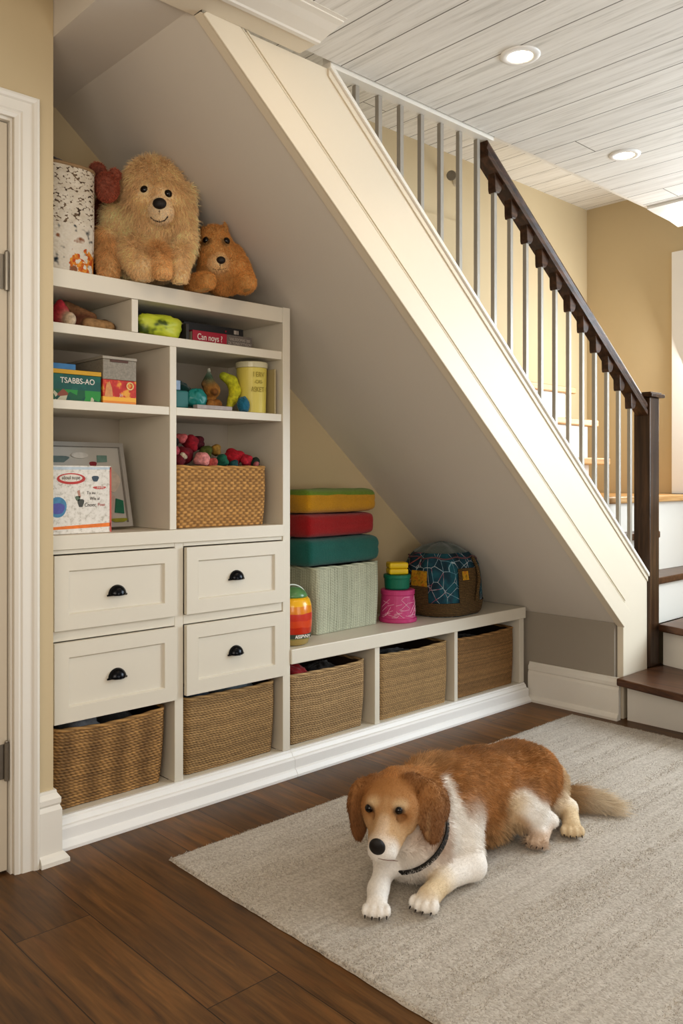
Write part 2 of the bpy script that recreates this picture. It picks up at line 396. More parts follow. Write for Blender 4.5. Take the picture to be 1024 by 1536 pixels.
hr.add([hp(xa, p) for p in prof]+[hp(xb, p) for p in prof], [tuple(range(n))[::-1], tuple(range(n, 2*n))]+[(i, (i+1) % n, n+(i+1) % n, n+i) for i in range(n)])
hrail = hr.build('handrail', M['dark_wood'], rail, bevel=.0015)
bx = [1.775+i*(3.655-1.775)/18 for i in range(19)]
w = .0085
for i, X in enumerate(bx):
    top = CZ-.0125 if i < 7 or HR(X) > CZ else HR(X)-.060
    m = MB(); zb = ST(X+w)+.0065
    m.add([(X-w, 1.925-w, ST(X-w)+.0065), (X+w, 1.925-w, zb), (X+w, 1.925+w, zb), (X-w, 1.925+w, ST(X-w)+.0065), (X-w, 1.925-w, top), (X+w, 1.925-w, top), (X+w, 1.925+w, top), (X-w, 1.925+w, top)],
          [(0, 3, 2, 1), (4, 5, 6, 7), (0, 1, 5, 4), (1, 2, 6, 5), (2, 3, 7, 6), (3, 0, 4, 7)])
    m.build('baluster', M['bal'], rail, bevel=.0012)
    if top < CZ-.02:
        b = MB(); b.prism([(X-.016, HR(X-.016)-.060), (X+.034, HR(X+.034)-.060), (X+.024, HR(X)-.112), (X+.012, HR(X)-.124), (X-.010, HR(X)-.124), (X-.014, HR(X)-.112)], 1.925-.017, 1.925+.017, 'y')
        b.build('bracket', M['dark_wood'], hrail, bevel=.002)

# small metal spotlight on the stairwell wall
q = Vector((3.0, 2.80, 2.27)); q = WY(678, 263, 2.74)
ws = thing('wall_spotlight', 'small round silver spotlight on an arm fixed to the stairwell wall', 'wall light', (q.x+.10, 2.799, q.z))
m = MB(); m.tube([(q.x+.10, 2.799, q.z), (q.x+.10, 2.780, q.z)], .022, 16); m.build('wall_plate', M['trim'], ws, smooth=False)
m = MB(); m.tube([(q.x+.10, 2.780, q.z), (q.x+.09, 2.757, q.z), (q.x+.02, 2.745, q.z)], .006, 8); m.build('arm', M['trim'], ws)
m = MB(); m.tube([(q.x+.022, 2.748, q.z+.004), (q.x-.004, 2.738, q.z-.002), (q.x-.020, 2.730, q.z-.008)], [.020, .024, .025], 16); m.build('lamp_head', M['steel'], ws)

# recessed ceiling lights
gl_m = NT('lit_lens'); gl_m.set(gl_m.b, 'Emission Color', (1, .86, .66)); gl_m.set(gl_m.b, 'Emission Strength', 14.0); lens = gl_m.out((1, .95, .85), .4)
for (X, Y), lab in (((2.116, 1.464), 'lit recessed ceiling light nearest the camera, closer to the crown moulding'), ((3.066, 1.635), 'lit recessed ceiling light further off, above the lower end of the handrail')):
    t = thing('ceiling_light', lab, 'ceiling light', (X, Y, CZ-.001), 'recessed ceiling lights')
    m = MB(); m.lathe([(.036, -.0015), (.039, -.006), (.056, -.005), (.060, -.001), (.060, 0), (.036, 0)], (X, Y, CZ-.0005), 40); m.f = [f for f in m.f if len(f) == 4]
    m.build('trim_ring', M['trim2'], t, smooth=True)
    m = MB(); m.lathe([(.0, -.0035), (.0345, -.003), (.0355, -.001)], (X, Y, CZ-.0005), 32); m.build('lens', lens, t, smooth=True)

# ================================================================== CABINET
cab = thing('storage_cabinet', 'tall cream storage cabinet with open shelves above four drawers', 'cabinet', (1.53, 2.58, 0))
YF = 2.40
def P(name, *boxes, mat='cab', bevel=.0015, parent=None):
    m = MB()
    for b in boxes: m.box(*b)
    return m.build(name, M[mat], parent or cab, bevel=bevel)
YK = YB-.012
P('side_panel', (1.060, 1.084, YF, YK, .0905, 1.665))
P('side_panel', (1.9655, 2.000, YF-.004, YK, .0905, 1.722))
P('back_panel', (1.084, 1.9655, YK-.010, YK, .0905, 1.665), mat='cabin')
P('top_board', (1.060, 1.965, YF-.004, YK, 1.6655, 1.720))
P('shelf', (1.0845, 1.965, YF+.002, YK-.0105, 1.530, 1.560))
P('shelf', (1.0845, 1.489, YF+.002, YK-.0105, 1.303, 1.330)); P('shelf', (1.5155, 1.965, YF+.002, YK-.0105, 1.303, 1.330))
P('divider', (1.350, 1.373, YF, YK-.0105, 1.5605, 1.665))
P('divider', (1.4895, 1.515, YF, YK-.0105, .9255, 1.5295))
P('counter_board', (1.0845, 1.965, YF-.012, YK-.0105, .882, .925))
P('divider', (1.508, 1.541, YF, YK-.0105, .0905, .8815))
P('rail', (1.0845, 1.5075, YF, YF+.03, .868, .8815)); P('rail', (1.5415, 1.965, YF, YF+.03, .868, .8815))
P('rail', (1.0845, 1.5075, YF, YF+.03, .608, .640)); P('rail', (1.5415, 1.965, YF, YF+.03, .608, .640))
P('cabinet_floor', (1.0845, 1.5075, YF+.002, YK-.0105, .072, .0905)); P('cabinet_floor', (1.5415, 1.965, YF+.002, YK-.0105, .072, .0905))
def plinth(x0, x1, parent):
    m = MB(); m.prism([(2.352, 0), (2.352, .010), (2.362, .024), (2.368, .028), (2.368, .060), (2.373, .066), (2.380, .068), (2.386, .082), (2.392, .085), (2.392, .090), (2.44, .090), (2.44, 0)], x0, x1, 'x')
    return m.build('plinth', M['trim2'], parent, bevel=.001)
plinth(1.072, 1.9995, cab)
def drawer(x0, x1, z0, z1):
    """framed front with a sunk panel"""
    yf = YF-.018; s = .046; d = .009; e = .004; m = MB()
    def rect(a, y): return [(x0+a, y, z0+a), (x1-a, y, z0+a), (x1-a, y, z1-a), (x0+a, y, z1-a)]
    vs = rect(0, YF-.0005)+rect(0, yf)+rect(s, yf)+rect(s+e, yf+d)
    fs = [(3, 2, 1, 0)]
    for k in range(3):
        for i in range(4): fs.append((4*k+i, 4*k+(i+1) % 4, 4*k+4+(i+1) % 4, 4*k+4+i))
    fs.append((12, 13, 14, 15)); m.add(vs, fs)
    o = m.build('drawer', M['cab'], cab, bevel=.0008)
    bx_ = MB(); bx_.box(x0+.02, x1-.02, YF+.001, 2.70, z0+.03, z1-.03)
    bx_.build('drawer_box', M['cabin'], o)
    return o
def cup(o, x, z):
    y = YF-.018+.009; W_, H_, D_ = .0300, .0300, .024; m = MB(); n, k_ = 18, 8; vs = []
    for s in (1.0, .82):
        for i in range(k_+1):
            th = (PI/2)*i/k_
            for j in range(n+1):
                a = PI*j/n
                vs.append((x+W_*s*math.cos(a)*(1 if True else 1)*math.cos(th*.0)*(math.sin(PI/2-th*.999) if False else math.cos(th)), y-D_*s*math.sin(th)-.0003, z-.012+H_*s*math.sin(a)*math.cos(th)))
    N = (k_+1)*(n+1)
    fs = [(i*(n+1)+j, i*(n+1)+j+1, (i+1)*(n+1)+j+1, (i+1)*(n+1)+j) for i in range(k_) for j in range(n)]
    fs += [tuple(N+q for q in f[::-1]) for f in fs]
    for e in (0, n): fs += [(i*(n+1)+e, (i+1)*(n+1)+e, N+(i+1)*(n+1)+e, N+i*(n+1)+e) for i in range(k_)]
    m.add(vs, fs)
    m.box(x-W_-.004, x+W_+.004, y-.003, y-.0002, z-.016, z-.011)
    m.tube([(x-W_*.80, y-.004, z-.012), (x-W_*.5, y-D_*.75, z-.012), (x, y-D_-.0005, z-.012), (x+W_*.5, y-D_*.75, z-.012), (x+W_*.80, y-.004, z-.012)], .0026, 8)
    return m.build('handle', M['black'], o, smooth=True)
d1 = drawer(1.0865, 1.506, .642, .865); d2 = drawer(1.0865, 1.506, .366, .606)
d3 = drawer(1.5435, 1.9635, .642, .865); d4 = drawer(1.5435, 1.9635, .372, .606)
for d_, px, py in ((d1, 178, 886), (d3, 357, 863), (d2, 178, 1011), (d4, 356, 976)):
    c = WY(px, py, YF-.02); cup(d_, c.x, c.z)

# ================================================================== BENCH
bench = thing('storage_bench', 'low cream storage bench with three basket openings beside the cabinet', 'bench', (2.75, 2.58, 0))
B = lambda name, *b, **k: P(name, *b, parent=bench, **k)
XE = 3.524
B('bench_top', (2.001, 3.500, YF-.012, YK, .405, .460), bevel=.003)
B('divider', (2.452, 2.480, YF, YK-.0105, .0905, .4045)); B('divider', (2.962, 2.985, YF, YK-.0105, .0905, .4045))
B('end_panel', (3.462, 3.500, YF, YK-.0105, .0905, .4045))
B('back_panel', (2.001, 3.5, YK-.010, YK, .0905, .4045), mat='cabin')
B('bench_floor', (2.001, 3.5, YF+.002, YK-.0105, .072, .0905))
plinth(2.0005, 3.494, bench)
# ================================================================== RUG
rug = MB()
RX0, RX1, RY0, RY1, RH = 1.295, 3.435, -.55, 2.095, .008
nx_, ny_ = 150, 180
vs = []; rr = np.random.default_rng(3)
def rugh(x, y):
    e = min(x-RX0, RX1-x, y-RY0, RY1-y); k = max(0, min(1, e/.012))
    return .001+(RH-.001)*(1-(1-k)**2)
me_v = []
xs = [RX0, RX0+.003, RX0+.007, RX0+.012]+list(np.linspace(RX0+.03, RX1-.03, 90))+[RX1-.012, RX1-.007, RX1-.003, RX1]
ys = [RY0, RY0+.003, RY0+.007, RY0+.012]+list(np.linspace(RY0+.03, RY1-.03, 110))+[RY1-.012, RY1-.007, RY1-.003, RY1]
def wob(t, s): return .004*mnoise.noise(Vector((t*6, s, 0)))+.0025*mnoise.noise(Vector((t*25, s, 3)))
for x in xs:
    for y in ys:
        ex = wob(y, 1.3)*(1 if x < RX0+.02 else 0)+wob(y, 7.7)*(1 if x > RX1-.02 else 0); ey = wob(x, 4.1)*(1 if y > RY1-.02 else 0)
        me_v.append((x+ex, y+ey, rugh(x, y)))
nY = len(ys)
fs = [(i*nY+j, (i+1)*nY+j, (i+1)*nY+j+1, i*nY+j+1) for i in range(len(xs)-1) for j in range(nY-1)]
rm = NT('rug_wool'); p = rm.pos()
ps = rm.vscale(p, (1, .55, 1))
lp = rm.n('ShaderNodeTexVoronoi', {'Vector': rm.vscale(p, (1.0, .62, 1)), 'Scale': 260.0, 'Randomness': .9})
cell = lp.outputs['Color']; dist = lp.outputs['Distance']
sx = rm.n('ShaderNodeSeparateColor', {0: cell}).outputs[0]
col = rm.ramp(sx, [(.0, hx('aaa196')), (.3, hx('b6ada2')), (.6, hx('c0b8ad')), (1, hx('cac3b9'))])
band = rm.noise(rm.vscale(p, (2.2, 60, 1)), 1, 3, .6)
patch = rm.noise(p, 5, 4)
col = rm.mix(.55, col, rm.ramp(band, [(.35, (.80, .79, .77)), (.65, (1.06, 1.06, 1.06))]), 'MULTIPLY')
col = rm.mix(.5, col, rm.ramp(patch, [(.35, (.88, .86, .83)), (.65, (1.05, 1.05, 1.05))]), 'MULTIPLY')
hgt = rm.math('ADD', rm.math('MULTIPLY', rm.math('SUBTRACT', 1.0, dist), 1.0), rm.math('ADD', rm.math('MULTIPLY', band, .8), rm.math('MULTIPLY', patch, .8)))
rm.bump(hgt, .5, .002)
M['rug'] = rm.out(col, .95, Sheen_Weight=.15)
R_ = mesh_obj('rug', me_v, fs, M['rug'], smooth=True, weld=False)
tag(R_, 'pale grey-beige loop pile rug on the dark floor under the lying dog', 'rug')

# ================================================================== hair helper
def hair(name, parent, roots, dirs, length, cols, radius, mat, droop=0.3, npts=4, jitter=.25, seed=1, curl=0.0, zmin=None):
    g = np.random.default_rng(seed); N = len(roots)
    d = dirs+g.normal(0, jitter, dirs.shape); d /= np.linalg.norm(d, axis=1, keepdims=True)
    L = length*g.uniform(.6, 1.25, N); P_ = np.zeros((N, npts, 3)); P_[:, 0] = roots; cur = d.copy()
    for k in range(1, npts):
        cur = cur+np.array([0, 0, -1.0])*droop*(k/npts)+g.normal(0, curl+1e-6, cur.shape); cur /= np.linalg.norm(cur, axis=1, keepdims=True)
        P_[:, k] = P_[:, k-1]+cur*(L/(npts-1))[:, None]
    if zmin is not None: P_[:, :, 2] = np.maximum(P_[:, :, 2], zmin)
    off = np.array(origin(parent))
    hc = bpy.data.hair_curves.new(name); hc.add_curves([npts]*N)
    hc.points.foreach_set('position', (P_-off).astype(np.float32).ravel())
    rad = np.repeat(np.linspace(1, .25, npts)[None, :], N, 0)*(np.asarray(radius)*np.ones(N))[:, None]
    ra = hc.attributes.get('radius') or hc.attributes.new('radius', 'FLOAT', 'POINT'); ra.data.foreach_set('value', rad.astype(np.float32).ravel())
    c4 = np.concatenate([np.clip(cols, 0, 1), np.ones((N, 1))], 1).astype(np.float32)
    ca = hc.attributes.new('hcol', 'FLOAT_COLOR', 'CURVE'); ca.data.foreach_set('color', c4.ravel())
    hc.materials.append(mat); o = bpy.data.objects.new(name, hc); COL.objects.link(o); o.parent = parent
    return o
g_ = np.random.default_rng(11); NP_ = 480000
q_ = np.column_stack([g_.uniform(RX0+.002, RX1-.002, NP_), g_.uniform(RY0, RY1-.002, NP_)])
def fnoise(x, y, sx, sy, seed):
    # cheap smooth value noise
    gx = np.random.default_rng(seed).random((256, 256)); u, v = x*sx, y*sy; i, j = np.floor(u).astype(int), np.floor(v).astype(int); a, b = u-i, v-j; a = a*a*(3-2*a); b = b*b*(3-2*b); i %= 255; j %= 255
    return (gx[i, j]*(1-a)+gx[i+1, j]*a)*(1-b)+(gx[i, j+1]*(1-a)+gx[i+1, j+1]*a)*b
bandv = fnoise(q_[:, 0], q_[:, 1]+.02*fnoise(q_[:, 0], q_[:, 1], 4, 4, 9), 1.6, 55, 1); ptc = fnoise(q_[:, 0], q_[:, 1], 7, 9, 2); spk = fnoise(q_[:, 0], q_[:, 1], 110, 110, 3)
base_c = np.array(hx('aea69b'))[None]*(.74+.28*bandv+.20*ptc+.16*spk)[:, None]*g_.uniform(.66, 1.32, NP_)[:, None]
warm_ = g_.random(NP_)[:, None]; base_c = base_c*(1+(warm_-.5)*np.array([.10, .02, -.10]))
roots = np.column_stack([q_, np.full(NP_, RH*.55)])
dirs = np.column_stack([(fnoise(q_[:, 0], q_[:, 1], 30, 30, 4)-.5)*1.3, (fnoise(q_[:, 0], q_[:, 1], 30, 30, 5)-.5)*1.3, np.ones(NP_)])
M['pile'] = hair_mat('rug_pile', .9)
pile = hair('pile', R_, roots, dirs, .0052*(.6+.7*bandv), base_c, .0015, M['pile'], droop=0.1, npts=3, jitter=.5, seed=12); pile['kind'] = 'stuff'
# ================================================================== soft bodies from blended tapered volumes
def rot_to(zaxis, xhint=(1, 0, 0)):
    z = Vector(zaxis).normalized(); x = Vector(xhint); x = (x-z*x.dot(z)).normalized(); y = z.cross(x)
    return np.array([x, y, z])
class Body:
    """blended volumes -> one continuous skin"""
    def __init__(s, k=.03): s.p = []; s.paints = []; s.k = k
    def cap(s, a, b, ra, rb, col=None, k=None, neg=False): s.p.append(('c', np.array(a, float), np.array(b, float), ra, rb, col, k or s.k, neg)); return s
    def ell(s, c, r, col=None, R=None, k=None, neg=False): s.p.append(('e', np.array(c, float), np.array(r, float), None if R is None else np.array(R, float), None, col, k or s.k, neg)); return s
    def paint(s, kind, *a, col=None, soft=.02, amt=1.0):
        q = Body(); getattr(q, kind)(*a); s.paints.append((q.p[0], np.array(col), soft, amt)); return s
    @staticmethod
    def d(q, X):
        if q[0] == 'c':
            a, b, ra, rb = q[1:5]; ab = b-a; t = np.clip(((X-a)@ab)/max(ab@ab, 1e-12), 0, 1)
            return np.linalg.norm(X-a-t[..., None]*ab, axis=-1)-(ra+(rb-ra)*t)
        c, r, R = q[1:4]; Y = X-c
        if R is not None: Y = Y@R.T
        k0 = np.linalg.norm(Y/r, axis=-1); k1 = np.linalg.norm(Y/(r*r), axis=-1)
        return k0*(k0-1)/np.maximum(k1, 1e-9)
    @staticmethod
    def bounds(q):
        if q[0] == 'c': return np.minimum(q[1]-q[3], q[2]-q[4]), np.maximum(q[1]+q[3], q[2]+q[4])
        m = q[2].max() if q[3] is not None else q[2]; return q[1]-m, q[1]+m
    @staticmethod
    def blend(F, d, q):
        k = q[6]
        if q[7]:
            h = np.clip(.5-.5*(F+d)/k, 0, 1); return F*(1-h)+(-d)*h+k*h*(1-h)
        h = np.clip(.5+.5*(F-d)/k, 0, 1); return F*(1-h)+d*h-k*h*(1-h)
    def sdf(s, X):
        F = np.full(X.shape[:-1], 1.0)
        for q in s.p: F = s.blend(F, s.d(q, X), q)
        return F
    def mesh(s, h, zmin=None):
        lo = np.min([s.bounds(q)[0] for q in s.p if not q[7]], axis=0)-4*h; hi = np.max([s.bounds(q)[1] for q in s.p if not q[7]], axis=0)+4*h
        n = np.ceil((hi-lo)/h).astype(int)+1; F = np.full(n, .5, np.float64); ax = [lo[i]+h*np.arange(n[i]) for i in range(3)]
        for q in s.p:
            a, b = s.bounds(q); m = q[6]*1.2+2*h
            i0 = np.maximum(np.floor((a-m-lo)/h).astype(int), 0); i1 = np.minimum(np.ceil((b+m-lo)/h).astype(int)+1, n)
            sl = tuple(slice(u, v) for u, v in zip(i0, i1))
            X = np.stack(np.meshgrid(*[ax[i][sl[i]] for i in range(3)], indexing='ij'), -1)
            F[sl] = s.blend(F[sl], s.d(q, X), q)
        if zmin is not None: F = np.maximum(F, zmin-ax[2][None, None, :])
        S = F < 0; c = np.zeros(n-1, int)
        offs = [(i, j, k) for i in (0, 1) for j in (0, 1) for k in (0, 1)]
        for o in offs: c += S[o[0]:n[0]-1+o[0], o[1]:n[1]-1+o[1], o[2]:n[2]-1+o[2]]
        mask = (c > 0) & (c < 8); ijk = np.argwhere(mask); idx = np.full(n-1, -1); idx[mask] = np.arange(len(ijk))
        cv = {o: F[ijk[:, 0]+o[0], ijk[:, 1]+o[1], ijk[:, 2]+o[2]] for o in offs}
        acc = np.zeros((len(ijk), 3)); cnt = np.zeros(len(ijk))
        for o in offs:
            for axn in range(3):
                if o[axn]: continue
                p = list(o); p[axn] = 1; p = tuple(p); fa, fb = cv[o], cv[p]; x = (fa < 0) != (fb < 0)
                t = np.where(x, fa/np.where(x, fa-fb, 1), 0); pt = np.tile(np.array(o, float), (len(ijk), 1)); pt[:, axn] += t
                acc += np.where(x[:, None], pt, 0); cnt += x
        V = lo+h*(ijk+acc/cnt[:, None]); faces = []
        for axn in range(3):
            u, v = (axn+1) % 3, (axn+2) % 3; A = np.moveaxis(S, axn, 0)
            s0 = [slice(None)]*3; s1 = [slice(None)]*3; s0[axn] = slice(0, -1); s1[axn] = slice(1, None)
            x = S[tuple(s0)] != S[tuple(s1)]; e = np.argwhere(x); ok = (e[:, u] > 0) & (e[:, v] > 0) & (e[:, u] < n[u]-1) & (e[:, v] < n[v]-1); e = e[ok]
            inside = S[e[:, 0], e[:, 1], e[:, 2]]
            def cell(du, dv):
                w = e.copy(); w[:, u] -= du; w[:, v] -= dv; return idx[w[:, 0], w[:, 1], w[:, 2]]
            q = np.stack([cell(1, 1), cell(0, 1), cell(0, 0), cell(1, 0)], 1); q[~inside] = q[~inside][:, ::-1]; faces.append(q)
        Fc = np.concatenate(faces)
        # smooth a little
        for _ in range(2):
            A = np.zeros_like(V); C = np.zeros(len(V))
            for i in range(4):
                a_, b_ = Fc[:, i], Fc[:, (i+1) % 4]; np.add.at(A, a_, V[b_]); np.add.at(C, a_, 1)
            V = V*.5+A/np.maximum(C, 1)[:, None]*.5
        s.V, s.F = V, Fc
        e1 = V[Fc[:, 2]]-V[Fc[:, 0]]; e2 = V[Fc[:, 3]]-V[Fc[:, 1]]; fn = np.cross(e1, e2); s.area = np.linalg.norm(fn, axis=1)/2
        N = np.zeros_like(V)
        for i in range(4): np.add.at(N, Fc[:, i], fn)
        s.N = N/np.maximum(np.linalg.norm(N, axis=1, keepdims=True), 1e-9)
        s.C = s.color(V); return s
    def color(s, X, kc=.007):
        W_ = np.zeros(len(X)); A = np.zeros((len(X), 3))
        for q in s.p:
            if q[5] is None or q[7]: continue
            w = np.exp(-np.clip(s.d(q, X), -.02, 1)/kc); W_ += w; A += w[:, None]*np.array(q[5])
        C = A/np.maximum(W_, 1e-12)[:, None]
        for q, col, soft, amt in s.paints:
            t = np.clip(.5-s.d(q, X)/(2*soft), 0, 1)*amt; t = t*t*(3-2*t) if amt == 1 else t; C = C*(1-t[:, None])+col*t[:, None]
        return C
    def build(s, name, mat, parent=None, loc=None):
        return mesh_obj(name, s.V, s.F, mat, parent, smooth=True, loc=loc, cols=s.C, weld=False)
    def sample(s, N, seed=1):
        g = np.random.default_rng(seed); pr = s.area/s.area.sum(); fi = g.choice(len(s.F), N, p=pr); a, b = g.random((2, N, 1))
        q = s.F[fi]; lerp = lambda T: (T[q[:, 0]]*(1-a)+T[q[:, 1]]*a)*(1-b)+(T[q[:, 3]]*(1-a)+T[q[:, 2]]*a)*b
        n = lerp(s.N); return lerp(s.V), n/np.maximum(np.linalg.norm(n, axis=1, keepdims=True), 1e-9)
    def hit(s, px, py, d0=1.6, d1=4.0):
        """point of the skin seen along a line of sight"""
        a = np.array(W(px, py, d0)); b = np.array(W(px, py, d1)); u = (b-a)/np.linalg.norm(b-a); t = 0.0
        for _ in range(160):
            f = float(s.sdf((a+u*t)[None])[0])
            if f < .0004: break
            t += f*.6
        return Vector(a+u*t)
    def normal(s, P_):
        P_ = np.array(P_); e = .003
        g = np.array([s.sdf((P_+np.eye(3)[i]*e)[None])[0]-s.sdf((P_-np.eye(3)[i]*e)[None])[0] for i in range(3)])
        return Vector(g).normalized()
M['fur'] = attr_mat('fur_skin', .85, noise_amt=.15, noise_scale=160, bump=.4, bdist=.002)
M['hair'] = hair_mat('fur_strands', .65)
eye_m = NT('glossy_dark_eye').out(hx('120b07'), .06)
nose_m = plain('dog_nose', '1a1513', .5, .2, 300, 0, .5)

# ================================================================== THE DOG
GOLD = np.array(hx('aa7846')); GOLD_D = np.array(hx('7a5230')); GOLD_L = np.array(hx('c4a076')); WHITE = np.array(hx('f7f1e9')); CREAM = np.array(hx('dfc8a4')); PINK = np.array(hx('d6bea8'))
dog_root = thing('dog', 'golden brown and white dog with drooping ears lying on the pale rug', 'dog', (1.9, 1.55, .0165))
D = Body(.035)
def w(px, py, d, z=None):
    p = W(px, py, d)
    if z is not None: p.z = z
    return p
RT = .0125
# trunk
chest = w(632, 1262, 2.30, .122); with_ = w(656, 1200, 2.42, .165); mid = w(716, 1196, 2.57, .138); hip = w(775, 1180, 2.69, .135); rump = w(812, 1185, 2.73, .105)
D.cap(chest, with_, .098, .118, GOLD); D.cap(with_, mid, .125, .124, GOLD); D.cap(mid, hip, .124, .112, GOLD); D.cap(hip, rump, .108, .075, GOLD)
D.ell(w(618, 1275, 2.28, .095), (.085, .085, .078), WHITE)
D.cap(w(690, 1235, 2.46, .085), w(735, 1240, 2.50, .075), .072, .055, GOLD)            # rib and belly side
# neck and head
skull = w(589, 1200, 2.215)
fwd = (w(566, 1270, 2.060)-skull).normalized(); side = fwd.cross(Vector((0, 0, 1))).normalized(); upv = side.cross(fwd).normalized()
H = lambda f, s_, u: skull+fwd*f+side*s_+upv*u       # head frame: forward, sideways (dog's right), up
HR_ = np.array([side, fwd, upv])
D.cap(with_, H(-.055, 0, -.015), .098, .064, GOLD, k=.03); D.cap(chest, H(-.030, -.005, -.060), .088, .054, WHITE, k=.03)
D.ell(H(-.006, 0, 0), (.069, .074, .060), GOLD, R=HR_, k=.022)
D.ell(H(.040, 0, .008), (.050, .046, .040), GOLD, R=HR_, k=.025)                          # forehead
for s_ in (-1, 1):
    D.ell(H(.052, s_*.028, .026), (.020, .018, .012), GOLD_L, R=HR_, k=.014)             # brow ridge
    D.ell(H(.034, s_*.041, -.030), (.028, .042, .034), GOLD_L, R=HR_, k=.022)            # cheek
    D.ell(H(.030, s_*.043, .004), (.030, .038, .036), GOLD, R=HR_, k=.02)                # temple
D.cap(H(.055, 0, -.020), H(.142, 0, -.028), .040, .033, GOLD_L, k=.016)                   # muzzle
D.cap(H(.045, 0, .012), H(.146, 0, -.008), .021, .0175, GOLD_L, k=.018)                   # bridge
D.cap(H(.060, 0, -.060), H(.130, 0, -.070), .028, .019, WHITE, k=.010)                    # jaw
for s_ in (-1, 1):
    D.cap(H(.078, s_*.023, -.040), H(.136, s_*.016, -.047), .026, .0215, GOLD_L, k=.010)   # lips
    D.ell(H(.066, s_*.036, .006), (.016, .013, .011), None, R=HR_, k=.010, neg=True)      # eye sockets
# ears
def ear(top, low, wdir, wid, th, col, k=.006):
    top, low = Vector(top), Vector(low); c = (top+low)/2; ax = (low-top); L = ax.length/2; ax.normalize(); wd_ = Vector(wdir); wd_ = (wd_-ax*wd_.dot(ax)).normalized(); t = ax.cross(wd_)
    D.ell(c, (wid, th, L), col, R=np.array([wd_, t, ax]), k=k)
EARC = np.array(hx('835a36'))
ear(w(540, 1168, 2.240), w(538, 1263, 2.215), RV*.70+FV*.70, .036, .0110, EARC)
ear(w(531, 1180, 2.250), w(533, 1232, 2.235), RV*.55+FV*.80, .034, .010, EARC)
D.cap(w(562, 1171, 2.235), w(537, 1182, 2.24), .019, .015, EARC, k=.016)
ear(w(642, 1172, 2.205), w(651, 1268, 2.160), RV*.90+FV*.40, .040, .0120, EARC)
ear(w(656, 1178, 2.225), w(662, 1236, 2.195), RV*.80+FV*.55, .036, .011, EARC)
D.cap(w(618, 1170, 2.215), w(645, 1182, 2.215), .021, .016, EARC, k=.016)
# forelegs
def pads(c, f, r, col, spread=.9, claws=None):
    """four toes side by side at the front of a paw"""
    f = Vector((f[0], f[1], 0)).normalized(); s_ = Vector((-f.y, f.x, 0))
    for i, t in enumerate((-1.5, -.5, .5, 1.5)):
        p = Vector(c)+f*(r*.95-abs(t)*r*.20)+s_*t*r*.54*spread; p.z = RT+r*.50
        D.ell(p, (r*.56, r*.30, r*.48), col, R=np.array([f, s_, Vector((0, 0, 1))]), k=.0035)
        if claws is not None: claws.append((p+f*r*.46+Vector((0, 0, -.006)), f))
claws = []
elbL = w(584, 1300, 2.26, .085); wrL = w(567, 1340, 2.15, .047); paL = w(565, 1362, 2.10, RT+.024)
D.cap(chest+Vector((-.04, -.03, -.02)), elbL, .055, .036, WHITE); D.cap(elbL, wrL, .034, .0235, WHITE); D.cap(wrL, paL, .0245, .0265, WHITE, k=.02)
pads(paL, paL-wrL, .033, WHITE, 1.0, claws)
shR = w(684, 1238, 2.36, .140); elbR = w(708, 1305, 2.27, .052); wrR = w(664, 1322, 2.195, .047); paR = w(642, 1352, 2.125, RT+.026)
D.cap(shR, elbR, .068, .035, WHITE, k=.04); D.cap(elbR, wrR, .036, .0265, WHITE, k=.022); D.cap(wrR, paR, .0275, .029, CREAM, k=.02)
pads(paR, paR-wrR, .036, WHITE, 1.0, claws)
# hind legs
D.cap(hip+Vector((.01, -.045, .02)), w(778, 1202, 2.53, .115), .094, .070, GOLD, k=.010); D.cap(w(776, 1200, 2.535, .110), w(800, 1215, 2.52, .088), .060, .045, WHITE, k=.02)
hockN = w(826, 1230, 2.545, .060); paN = w(809, 1250, 2.49, RT+.028)
D.cap(w(800, 1215, 2.52, .088), hockN, .042, .024, WHITE, k=.016); D.cap(w(817, 1230, 2.53, .056), paN, .024, .030, PINK, k=.008); pads(paN, paN-w(822, 1230, 2.55), .033, PINK, .9, claws)
D.cap(rump+Vector((0, -.02, 0)), w(828, 1202, 2.66, .070), .066, .045, CREAM, k=.03); hockF = w(852, 1213, 2.655, .055)
D.cap(w(826, 1200, 2.66, .070), hockF, .040, .028, WHITE, k=.02); paF = w(857, 1240, 2.565, RT+.026); D.cap(hockF, paF, .0275, .027, CREAM, k=.016); pads(paF, paF-hockF, .034, CREAM, .95, claws)
# tail
tl = [w(830, 1195, 2.76, .060), w(862, 1206, 2.77, .044), w(895, 1214, 2.75, .036), w(922, 1222, 2.72, .030)]
for a, b, ra, rb in zip(tl[:-1], tl[1:], (.034, .026, .021), (.026, .021, .010)): D.cap(a, b, ra, rb, GOLD_L if ra > .03 else np.array(hx('ecdcc4')), k=.02)
# coat colours, plus painted shade in the crease before the thigh
D.paint('ell', w(646, 1262, 2.30, .12), (.075, .085, .10), col=WHITE, soft=.03)
D.paint('cap', np.array(D.hit(668, 1168)), np.array(D.hit(682, 1212)), .012, .020, col=WHITE, soft=.012)
D.paint('cap', np.array(D.hit(682, 1212)), np.array(D.hit(696, 1262)), .022, .050, col=WHITE, soft=.016)
D.paint('ell', w(640, 1152, 2.40, .28), (.07, .05, .03), col=GOLD_L, soft=.03, amt=.6)
D.paint('cap', hip+Vector((-.02, 0, .12)), with_+Vector((.05, .02, .13)), .05, .05, col=GOLD_D, soft=.05, amt=.55)
D.paint('cap', w(742, 1155, 2.58, .2), w(730, 1230, 2.5, .10), .02, .03, col=GOLD_D, soft=.04, amt=.35)
D.paint('cap', w(700, 1262, 2.42, .04), w(760, 1270, 2.45, .03), .05, .045, col=GOLD_L, soft=.04, amt=.8)
D.paint('cap', np.array(D.hit(786, 1203)), np.array(D.hit(816, 1228)), .036, .034, col=WHITE, soft=.014)
D.paint('ell', np.array(D.hit(772, 1206)), (.030, .030, .030), col=CREAM, soft=.02, amt=.8)
